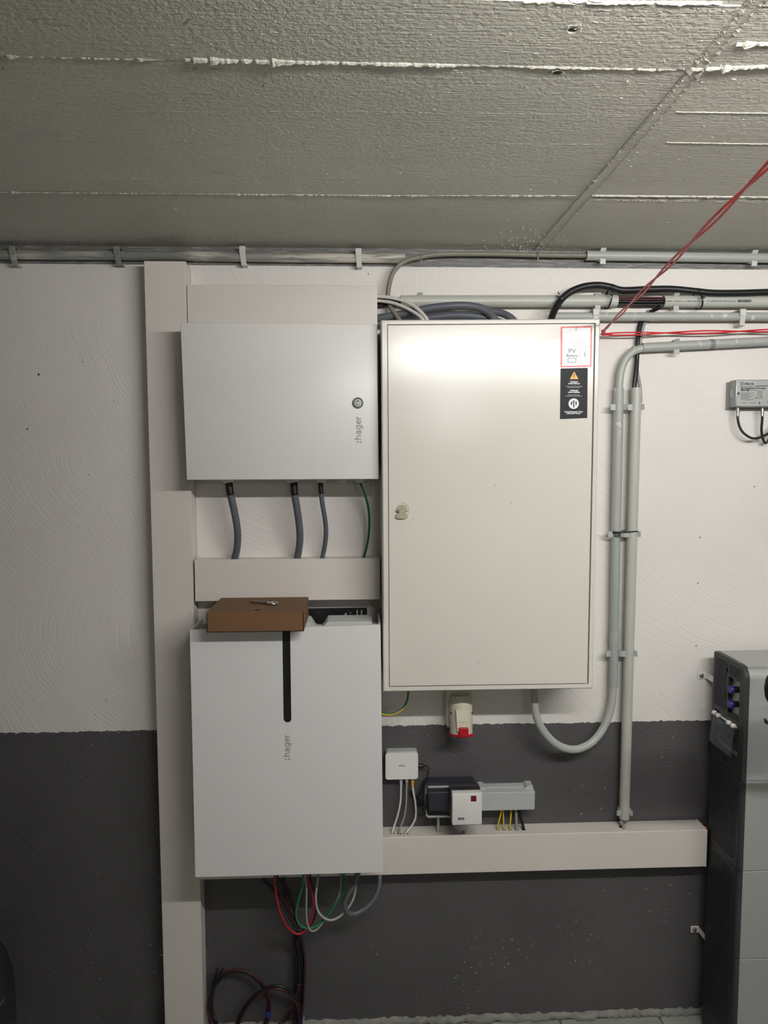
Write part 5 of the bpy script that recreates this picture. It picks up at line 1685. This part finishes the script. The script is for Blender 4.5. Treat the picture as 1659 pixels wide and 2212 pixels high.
# ================================================================== BATTERY TOWER
def battery():
    X = 1.008; YB, YFr = -0.050, -0.212
    seams = [0.0, W(1583, 2260, YFr).z, W(1592, 2073, YFr).z, W(1596, 1883, YFr).z, W(1603, 1688, YFr).z, W(1611, 1441, YFr).z]
    seams[1] = max(0.06, seams[2] - 0.2465)
    XE = X + 0.60
    t = thing('battery_tower', 'tall stacked home battery with anthracite side and silver grey front', 'battery', (X + 0.3, -0.13, 0))
    cb = 0.012
    for i in range(5):
        z0, z1 = seams[i] + 0.0008, seams[i + 1] - 0.0008
        top = i == 4
        obj('module_core', box(NB(), X + 0.012, XE - 0.012, YB - 0.004, YFr + 0.012, z0, z1 - (0.002 if top else 0)), 'batt_silver', t)
        # side cover in the YZ plane; front edge bevelled
        r = 0.034 if top else 0.002
        yf = YFr if top else YFr + cb
        out = [(YB, z0), (yf, z0)] + ([(yf + r - r * math.cos(math.pi / 2 * k / 8), z1 - r + r * math.sin(math.pi / 2 * k / 8)) for k in range(9)]) + [(YB - 0.006, z1), (YB, z1 - 0.006)]
        loops = [out]
        if top:
            win = [(-0.130, 1.098), (-0.186, 1.098), (-0.186, 1.000), (-0.130, 1.000)]
            brk = [(-0.064, 0.985), (-0.186, 0.985), (-0.186, 0.888), (-0.064, 0.888)]
            zo = z1 - 1.147
            loops += [[(a, c + zo) for a, c in win][::-1], [(a, c + zo) for a, c in brk][::-1], circ(-0.122, 1.112 + zo, 0.0062, None, 14)[::-1], circ(-0.122, 0.862 + zo, 0.0062, None, 14)[::-1]]
        b = NB(); plate(b, loops, lambda u, v, w: Vector((X + w, u, v)), 0.012)
        sc = obj('side_cover', b, 'batt_dark', t)
        # rounded corner post between side and front
        if not top:
            n = 6
            A = [(X + cb - cb * math.cos(math.pi / 2 * k / n), YFr + cb - cb * math.sin(math.pi / 2 * k / n)) for k in range(n + 1)]
            b = NB(); plate(b, [A + [(X + cb, YFr + cb)]], lambda u, v, w: Vector((u, v, z0 + w)), z1 - z0)
            obj('corner_trim', b, 'batt_dark', t, 'auto')
        else:
            prof = [(YFr, z1 - r * 0.9)] + [(YFr + r - r * math.cos(math.pi / 2 * k / 8), z1 - r + r * math.sin(math.pi / 2 * k / 8)) for k in range(1, 9)] + [(YB, z1), (YB, z1 - 0.004), (YFr + r + 0.002, z1 - 0.004), (YFr + 0.01, z1 - r * 0.9)]
            b = NB(); plate(b, [[(y_ + 0.0008, z_ - 0.0008) for y_, z_ in prof]], lambda u, v, w: Vector((X + 0.0125 + w, u, v)), XE - X - 0.024)
            obj('top_cover', b, 'batt_silver', t, 'auto')
        obj('front_panel', box(NB(), X + cb - 0.001, XE - 0.012, YFr + 0.0004, YFr + 0.013, z0, z1 - (r * 0.9 if top else 0), 0.001, 1), 'batt_silver', t)
        # vertical ribs of the side grille
        b = NB()
        if not top and i > 0:
            nb = 15
            for k in range(nb):
                y = -0.066 - k * 0.0085
                h = (z1 - z0) * (0.34 + 0.12 * math.sqrt(max(0, 1 - ((k - 7) / 8.5) ** 2)))
                zc = (z0 + z1) / 2
                box(b, X - 0.0014, X + 0.001, y - 0.0022, y + 0.0022, zc - h, zc + h)
            obj('grille', b, 'batt_dark', sc)
        elif top:
            zo = z1 - 1.147
            for k in range(7):
                y = -0.062 - k * 0.009
                box(b, X - 0.0014, X + 0.001, y - 0.0023, y + 0.0023, 1.000 + zo, z1 - 0.014)
            for k in range(6):
                y = -0.136 - k * 0.009
                box(b, X - 0.0014, X + 0.001, y - 0.0023, y + 0.0023, 1.104 + zo, z1 - 0.014)
                box(b, X - 0.0014, X + 0.001, y - 0.0023, y + 0.0023, 0.990 + zo, 0.998 + zo)
            obj('grille', b, 'batt_dark', sc)
            # connector window
            obj('connector_panel', box(NB(), X + 0.0125, X + 0.014, -0.187, -0.129, 0.998 + zo, 1.100 + zo), 'batt_inner', t)
            for zz, cl in ((1.070, 'blue'), (1.030, 'blue')):
                c = Vector((X + 0.014, -0.158, zz + zo))
                k = obj('plug', lathe(NB(), [(0.0085, 0.0), (0.0085, 0.016), (0.0070, 0.018)], c, (-1, 0, 0), 16), 'black', t, 'auto')
                obj('plug_cap', lathe(NB(), [(0.0105, 0.0175), (0.0112, 0.022), (0.0095, 0.026), (0, 0.026)], c, (-1, 0, 0), 16), cl, k, 'auto')
            # breaker compartment with clear flap
            obj('breaker_row', box(NB(), X + 0.0125, X + 0.016, -0.187, -0.063, 0.886 + zo, 0.987 + zo), 'device_dark', t)
            for k in range(4):
                y = -0.085 - k * 0.026
                br_ = obj('breaker', box(NB(), X + 0.003, X + 0.0125, y - 0.011, y + 0.011, 0.905 + zo, 0.965 + zo, 0.001, 1), 'device_dark', t)
                obj('switch_lever', box(NB(), X - 0.002, X + 0.003, y - 0.004, y + 0.004, 0.928 + zo, 0.944 + zo, 0.0008, 1), 'black', br_)
            obj('hinge_rod', tube(NB(), [(X - 0.004, -0.066, 0.976 + zo), (X - 0.004, -0.184, 0.976 + zo)], 0.0035, 10, smooth=False), 'device_grey', t, True)
            for y in (-0.074, -0.096, -0.150, -0.172):
                obj('hinge_knob', lathe(NB(), [(0.0056, -0.004), (0.0064, 0.0), (0.0064, 0.004), (0.0046, 0.007), (0, 0.0075)], (X - 0.005, y, 0.976 + zo), (-1, 0, 0.2), 14), 'device_white', t, 'auto')
            b = NB()
            fl = [Vector((X - 0.006, -0.062, 0.968 + zo)), Vector((X - 0.006, -0.178, 0.968 + zo)), Vector((X - 0.013, -0.178, 0.892 + zo)), Vector((X - 0.013, -0.062, 0.892 + zo))]
            hexa(b, fl, [v + Vector((0.0016, 0, 0)) for v in fl])
            obj('clear_flap', b, 'clear', t, label='clear hinged flap over the breakers')
            b = NB()
            for a_, c_ in ((fl[2], fl[3]), (fl[1], fl[2]), (fl[0], fl[3])):
                tube(b, [a_, c_], 0.0016, 6, smooth=False)
            obj('flap_edge', b, 'device_dark', t)
    # wall brackets
    for (bx_, by_) in ((1516, 1459), (1500.5, 2007)):
        c = W(bx_, by_, -0.002)
        k = obj('wall_bracket', box(NB(), c.x - 0.012, X + 0.004 if False else c.x + 0.012, -0.004, 0.0, c.z - 0.010, c.z + 0.010, 0.002, 2), 'device_white', t)
        arm = [Vector((c.x + 0.010, -0.003, c.z + 0.008)), Vector((c.x + 0.012, -0.003, c.z + 0.008)), Vector((c.x + 0.012, -0.003, c.z - 0.008)), Vector((c.x + 0.010, -0.003, c.z - 0.008))]
        e = [Vector((X + 0.006, -0.054, c.z + 0.008)), Vector((X + 0.008, -0.054, c.z + 0.008)), Vector((X + 0.008, -0.054, c.z - 0.008)), Vector((X + 0.006, -0.054, c.z - 0.008))]
        obj('bracket_arm', hexa(NB(), arm, e), 'device_white', k)
        obj('bolt', lathe(NB(), [(0.0070, 0.003), (0.0070, 0.0048), (0.0050, 0.005), (0.0050, 0.008), (0.0022, 0.009), (0, 0.0085)], (c.x - 0.001, 0.0, c.z), (0, -1, 0), 14), 'steel', k, 'auto')


battery()
# red and black lead disappearing behind the battery at the end of the lower duct
p0 = Vector((lx1 - 0.06, -0.02, lz1 - 0.012))
cable('cable', 'red battery lead between the lower duct end and the battery', [p0, Vector((lx1 + 0.004, -0.022, lz1 - 0.010)), Vector((1.03, -0.035, lz1 - 0.016)), Vector((1.05, -0.045, lz1 - 0.05))], 0.0036, 'red')
cable('cable', 'black battery lead between the lower duct end and the battery', [p0 + Vector((0, 0.008, 0.004)), Vector((lx1 + 0.004, -0.014, lz1 - 0.005)), Vector((1.03, -0.026, lz1 - 0.008)), Vector((1.06, -0.04, lz1 - 0.03))], 0.0036, 'black_cable')

# ================================================================== CABLES UNDER THE INVERTER
cu = (3.858, 430, 1860)
U = lambda pts: px(pts, *cu)


def yset(pts, y0, y1, ym=None):
    n = len(pts); ym = (y0 + y1) / 2 if ym is None else ym
    out = []
    for i, p in enumerate(pts):
        f = i / (n - 1)
        y = (y0 * (1 - f) + y1 * f) + (ym - (y0 + y1) / 2) * 4 * f * (1 - f)
        out.append((p[0], p[1], y))
    return out


def u_cable(label, pts, y0, y1, r, mt, ym=None, group=None):
    cable('cable', label, U(yset(pts, y0, y1, ym)), r, mt, group=group)


u_cable('red cable hanging in a narrow loop under the inverter', [(627, 85), (628, 122), (633, 200), (650, 320), (685, 450), (740, 550), (800, 602), (850, 602), (892, 568), (930, 510), (952, 420), (950, 320), (930, 230), (905, 150), (900, 100)], -0.125, -0.085, 0.0026, 'red')
u_cable('black cable hanging in a loop beside the red one under the inverter', [(648, 85), (650, 125), (665, 230), (700, 360), (755, 480), (800, 558), (850, 574), (902, 556), (950, 495), (974, 400), (960, 260), (930, 160), (925, 100)], -0.120, -0.080, 0.0030, 'black_cable')
u_cable('green cable looping under the middle of the inverter', [(868, 85), (868, 130), (860, 210), (835, 300), (812, 400), (812, 470), (840, 530), (892, 558), (950, 553), (1010, 518), (1060, 465), (1120, 390), (1180, 300), (1213, 220), (1208, 150), (1205, 95)], -0.130, -0.080, 0.0030, 'green')
u_cable('mid grey cable looping beside the green one under the inverter', [(876, 85), (880, 130), (895, 230), (893, 400), (900, 510), (926, 575), (962, 580), (1000, 552), (1050, 482), (1112, 395), (1165, 290), (1183, 180), (1180, 95)], -0.128, -0.076, 0.0029, 'grey_cable')
P_ = U(yset([(996, 85), (992, 120), (982, 210), (972, 300), (985, 400), (1030, 465), (1090, 492), (1150, 476), (1200, 437), (1250, 380), (1290, 300), (1305, 210), (1302, 100)], -0.130, -0.085))
t = thing('cable', 'pale grey cable swinging in a wide loop under the inverter', 'cable', P_[6])
obj('jacket', tube(NB(), P_, 0.0031, 10), 'ltgrey_cable', t, True)
obj('sleeve', tube(NB(), P_[0:3], 0.0038, 10), 'grey_cable', t, True)
u_cable('thick slate grey cable looping under the inverter corner', [(1335, 80), (1320, 110), (1290, 200), (1240, 280), (1214, 355), (1228, 415), (1275, 440), (1330, 426), (1400, 380), (1460, 310), (1495, 230), (1506, 150), (1506, 95)], -0.125, -0.050, 0.0068, 'dark_grey_cable', -0.10)
cd_ = (5.53, 420, 2030)
V = lambda pts: px(pts, *cd_)
vb = V([(1245, 0, -0.034), (1262, 120, -0.030), (1275, 260, -0.028), (1276, 400, -0.028), (1270, 560, -0.030), (1262, 720, -0.032), (1250, 880, -0.036), (1240, 1000, -0.045), (1232, 1060, -0.07), (1200, 1100, -0.13), (1060, 1120, -0.18), (900, 1125, -0.20)])
solar = 'black solar cable of the bundle hanging from the inverter to the floor'
top1 = U([(530, 140, -0.055), (560, 180, -0.060), (640, 262, -0.060), (720, 370, -0.055), (780, 470, -0.048), (815, 580, -0.040)])
top2 = U([(655, 140, -0.060), (690, 190, -0.064), (745, 275, -0.062), (792, 400, -0.055), (820, 520, -0.046), (832, 610, -0.038)])
top3 = U([(700, 140, -0.070), (720, 200, -0.070), (770, 320, -0.066), (806, 440, -0.056), (826, 540, -0.046), (838, 620, -0.038)])
for k, tp in enumerate((top1, top2, top3)):
    off = Vector(((k - 1) * 0.0087 - 0.005, -0.004 * (k % 2), 0))
    cable('cable', solar, tp + [v + off for v in vb], 0.0042, 'black_cable', group='black solar cables', floor=True)
rb = V([(1282, 0, -0.036), (1304, 120, -0.033), (1318, 240, -0.031), (1316, 400, -0.031), (1308, 560, -0.033), (1300, 720, -0.035), (1288, 860, -0.040), (1275, 1000, -0.048), (1266, 1060, -0.075), (1230, 1100, -0.15), (1080, 1120, -0.21), (900, 1125, -0.225)])
cable('cable', 'dark red solar cable at the edge of the bundle reaching the floor', U([(690, 280, -0.070), (742, 390, -0.064), (790, 500, -0.056), (828, 590, -0.046)]) + rb, 0.0034, 'dkred', floor=True)
cable('cable', 'thin dark red solar cable inside the black bundle', U([(700, 230, -0.066), (760, 420, -0.056), (805, 540, -0.046)]) + [v + Vector((0.001, -0.0075, 0.0)) for v in rb], 0.0030, 'dkred', floor=True)


def loop_pair(labels, pts, r=0.0036, off=(0.0, 0.0075), mats=('black_cable', 'dkred'), grp=None):
    P = V(pts)
    for k in (0, 1):
        Q = smooth_path(P, 4); F = frames(Q); R_ = []
        for q, (u_, v_) in zip(Q, F):
            t_ = u_.cross(v_)
            nrm = Vector((t_.z, 0, -t_.x))
            if nrm.length < 1e-6:
                nrm = Vector((1, 0, 0))
            R_.append(q + nrm.normalized() * off[k] + Vector((0, -0.002 * k, 0)))
        cable('cable', labels[k], R_, r, mats[k], floor=True, sub=2, group=grp)
    return P


L1 = loop_pair(('black cable of the coil against the vertical duct by the floor', 'dark red cable of the coil against the vertical duct by the floor'),
          [(258, 520, -0.030), (290, 470, -0.030), (340, 415, -0.030), (440, 375, -0.030), (540, 372, -0.030), (650, 402, -0.032), (760, 480, -0.034), (838, 580, -0.036), (880, 700, -0.038), (890, 820, -0.040), (876, 930, -0.044), (846, 1010, -0.050), (800, 1070, -0.07), (700, 1110, -0.10), (560, 1120, -0.13), (420, 1110, -0.12), (330, 1090, -0.09)], off=(0.0036, -0.0036))
loop_pair(('black cable of the second coil crossing the bundle by the floor', 'dark red cable of the second coil crossing the bundle by the floor'),
          [(1000, 1130, -0.20), (760, 1150, -0.20), (560, 1120, -0.15), (490, 1060, -0.080), (515, 1000, -0.062), (572, 870, -0.056), (660, 740, -0.052), (760, 645, -0.050), (870, 585, -0.048), (970, 563, -0.048), (1080, 592, -0.048), (1180, 680, -0.046), (1245, 780, -0.046), (1262, 880, -0.05), (1262, 990, -0.055), (1250, 1070, -0.08)], off=(-0.0034, 0.0034), mats=('black_cable', 'black_cable') if False else ('black_cable', 'dkred'))
loop_pair(('black cable branching off the bundle towards the floor', 'dark red cable branching off the bundle towards the floor'),
          [(1262, 520, -0.036), (1245, 600, -0.038), (1218, 700, -0.042), (1160, 830, -0.046), (1085, 940, -0.052), (1015, 1010, -0.062), (960, 1060, -0.085), (860, 1100, -0.13), (720, 1120, -0.17)], off=(-0.0034, 0.0034))
for k, (lab, pts) in enumerate((('black cable end standing up beside the vertical duct', [(276, 352, -0.036), (250, 420, -0.034), (215, 560, -0.032), (196, 700, -0.034), (198, 850, -0.040), (240, 990, -0.055), (290, 1070, -0.085)]),
                                ('second black cable end leaning against the coil by the duct', [(338, 345, -0.040), (300, 410, -0.038), (262, 500, -0.036), (228, 600, -0.036), (210, 700, -0.040), (216, 850, -0.046), (258, 985, -0.060), (310, 1070, -0.09)]),
                                ('dark red cable end beside the vertical duct', [(268, 480, -0.030), (225, 580, -0.026), (172, 700, -0.026), (158, 820, -0.030), (176, 950, -0.045), (215, 1060, -0.075)]))):
    cable('cable', lab, V(pts), 0.0040 if k < 2 else 0.0034, 'black_cable' if k < 2 else 'dkred', floor=True)
for (ax, ay, Y, mt, lab, d) in ((882, 872, -0.042, 'blue_tape', 'blue tape wrapped around the coiled cables', Vector((0.1, -0.02, 1))), (1297, 948, -0.044, 'pale_tape', 'pale blue tape wrapped around the dark red bundle cable', Vector((0.05, -0.03, 1)))):
    p = V([(ax, ay, Y)])[0]; p.z = max(p.z, 0.02); d.normalize()
    tag(obj('tape_band', tube(NB(), [p - d * 0.0085, p + d * 0.0085], 0.0082 if mt == 'blue_tape' else 0.0046, 14, 0.0006, smooth=False), mt, smooth='auto'), lab, 'tape')

# ================================================================== THINGS CUT BY THE PICTURE EDGE
def bag():
    Y = -0.30
    e = [W(2, 2066, Y), W(12, 2082, Y), W(20, 2120, Y), W(25, 2140, Y), W(23, 2180, Y), W(14, 2212, Y)]
    cx = e[3].x - 0.19; cy = Y
    t = thing('black_bag', 'black fabric bag standing on the floor beside the wall', 'bag', (cx, cy, 0))
    b = NB(); seg = 28
    prof = [(0.165, 0.0), (0.18, 0.02), (0.183, 0.06), (0.186, e[3].z), (0.180, e[2].z), (0.170, e[1].z), (0.155, e[0].z + 0.005), (0.10, e[0].z + 0.035), (0.0, e[0].z + 0.05)]
    rings = []
    for r, z in prof:
        rings.append([b.verts.new((cx + r * math.cos(2 * math.pi * k / seg) * (1 + 0.03 * math.sin(3 * k + z * 20)), cy + 0.72 * r * math.sin(2 * math.pi * k / seg) * (1 + 0.04 * math.cos(2 * k + z * 14)), z)) for k in range(seg)] if r > 0 else [b.verts.new((cx, cy, z))])
    for A, B in zip(rings, rings[1:]):
        for k in range(seg):
            j = (k + 1) % seg
            if len(B) == 1:
                b.faces.new((A[k], A[j], B[0]))
            else:
                b.faces.new((A[k], A[j], B[j], B[k]))
    b.faces.new(rings[0][::-1])
    obj('bag_body', b, 'bag', t, True)
    z0 = e[3].z
    obj('strap', tube(NB(), [Vector((cx + 0.185, cy - 0.02, z0)), Vector((cx + 0.15, cy - 0.11, z0 - 0.04)), Vector((cx + 0.08, cy - 0.145, z0 - 0.10)), Vector((cx, cy - 0.150, z0 - 0.13))], 0.004, 8), 'device_dark', t, True)
    obj('handle', tube(NB(), [Vector((cx - 0.06, cy, e[0].z + 0.04)), Vector((cx - 0.05, cy, e[0].z + 0.10)), Vector((cx + 0.03, cy, e[0].z + 0.10)), Vector((cx + 0.05, cy, e[0].z + 0.04))], 0.006, 8), 'bag', t, True)


bag()


def scooter():
    Y = -0.50
    p = W(1651, 1487, Y); h = (W(1651, 1432, Y).z - W(1651, 1542, Y).z) / 2
    cx = p.x + 0.085
    t = thing('scooter', 'black kick scooter mirror and handlebar in front of the silver battery', 'scooter', (cx + 0.16, Y - 0.02, 0))
    b = NB(); n1, n2 = 20, 12; rows = []
    for i in range(n2 + 1):
        a = math.pi * i / n2 - math.pi / 2
        rows.append([b.verts.new((cx + 0.085 * math.copysign(abs(math.cos(th)) ** 0.75, math.cos(th)) * math.cos(a) ** 0.8, Y + 0.022 * math.sin(a), p.z + h * 1.02 * math.copysign(abs(math.sin(th)) ** 0.85, math.sin(th)) * math.cos(a) ** 0.8)) for th in [2 * math.pi * k / n1 for k in range(n1)]] if 0 < i < n2 else [b.verts.new((cx, Y + 0.022 * math.sin(a), p.z))])
    for A, B in zip(rows, rows[1:]):
        for k in range(n1):
            j = (k + 1) % n1
            if len(A) == 1:
                b.faces.new((A[0], B[j], B[k]))
            elif len(B) == 1:
                b.faces.new((A[k], A[j], B[0]))
            else:
                b.faces.new((A[k], A[j], B[j], B[k]))
    obj('mirror_casing', b, 'black', t, True)
    bx = cx + 0.16; bz = W(1651, 1556, Y).z - 0.02
    obj('mirror_stem', tube(NB(), [(cx + 0.05, Y, p.z - h * 0.6), (cx + 0.10, Y, p.z - h * 1.2), (cx + 0.12, Y, bz)], 0.006, 10), 'black', t, True)
    obj('handlebar', tube(NB(), [(bx - 0.02, Y, bz), (bx + 0.26, Y, bz)], 0.013, 12, smooth=False), 'black', t, True)
    q = W(1651, 1553, Y)
    obj('brake_lever', tube(NB(), [q, Vector((q.x + 0.03, Y, q.z - 0.012)), Vector((bx, Y, bz))], lambda s: 0.002 + 0.006 * s, 10), 'black', t, True)
    sx = bx + 0.13
    obj('steering_column', tube(NB(), [(sx, Y, bz), (sx, Y - 0.02, 0.17)], 0.016, 12, smooth=False), 'black', t, True)
    obj('front_wheel', torus(NB(), (sx, Y - 0.02, 0.10), (1, 0, 0), 0.075, 0.024, 28, 10), 'black', t, True)
    obj('wheel_hub', lathe(NB(), [(0.055, -0.012), (0.055, 0.012)], (sx, Y - 0.02, 0.10), (1, 0, 0), 20), 'device_dark', t, 'auto')
    obj('deck', box(NB(), sx - 0.07, sx + 0.07, Y - 0.62, Y - 0.10, 0.09, 0.12, 0.01, 2), 'black', t)
    obj('rear_wheel', torus(NB(), (sx, Y - 0.66, 0.10), (1, 0, 0), 0.075, 0.024, 28, 10), 'black', t, True)


scooter()
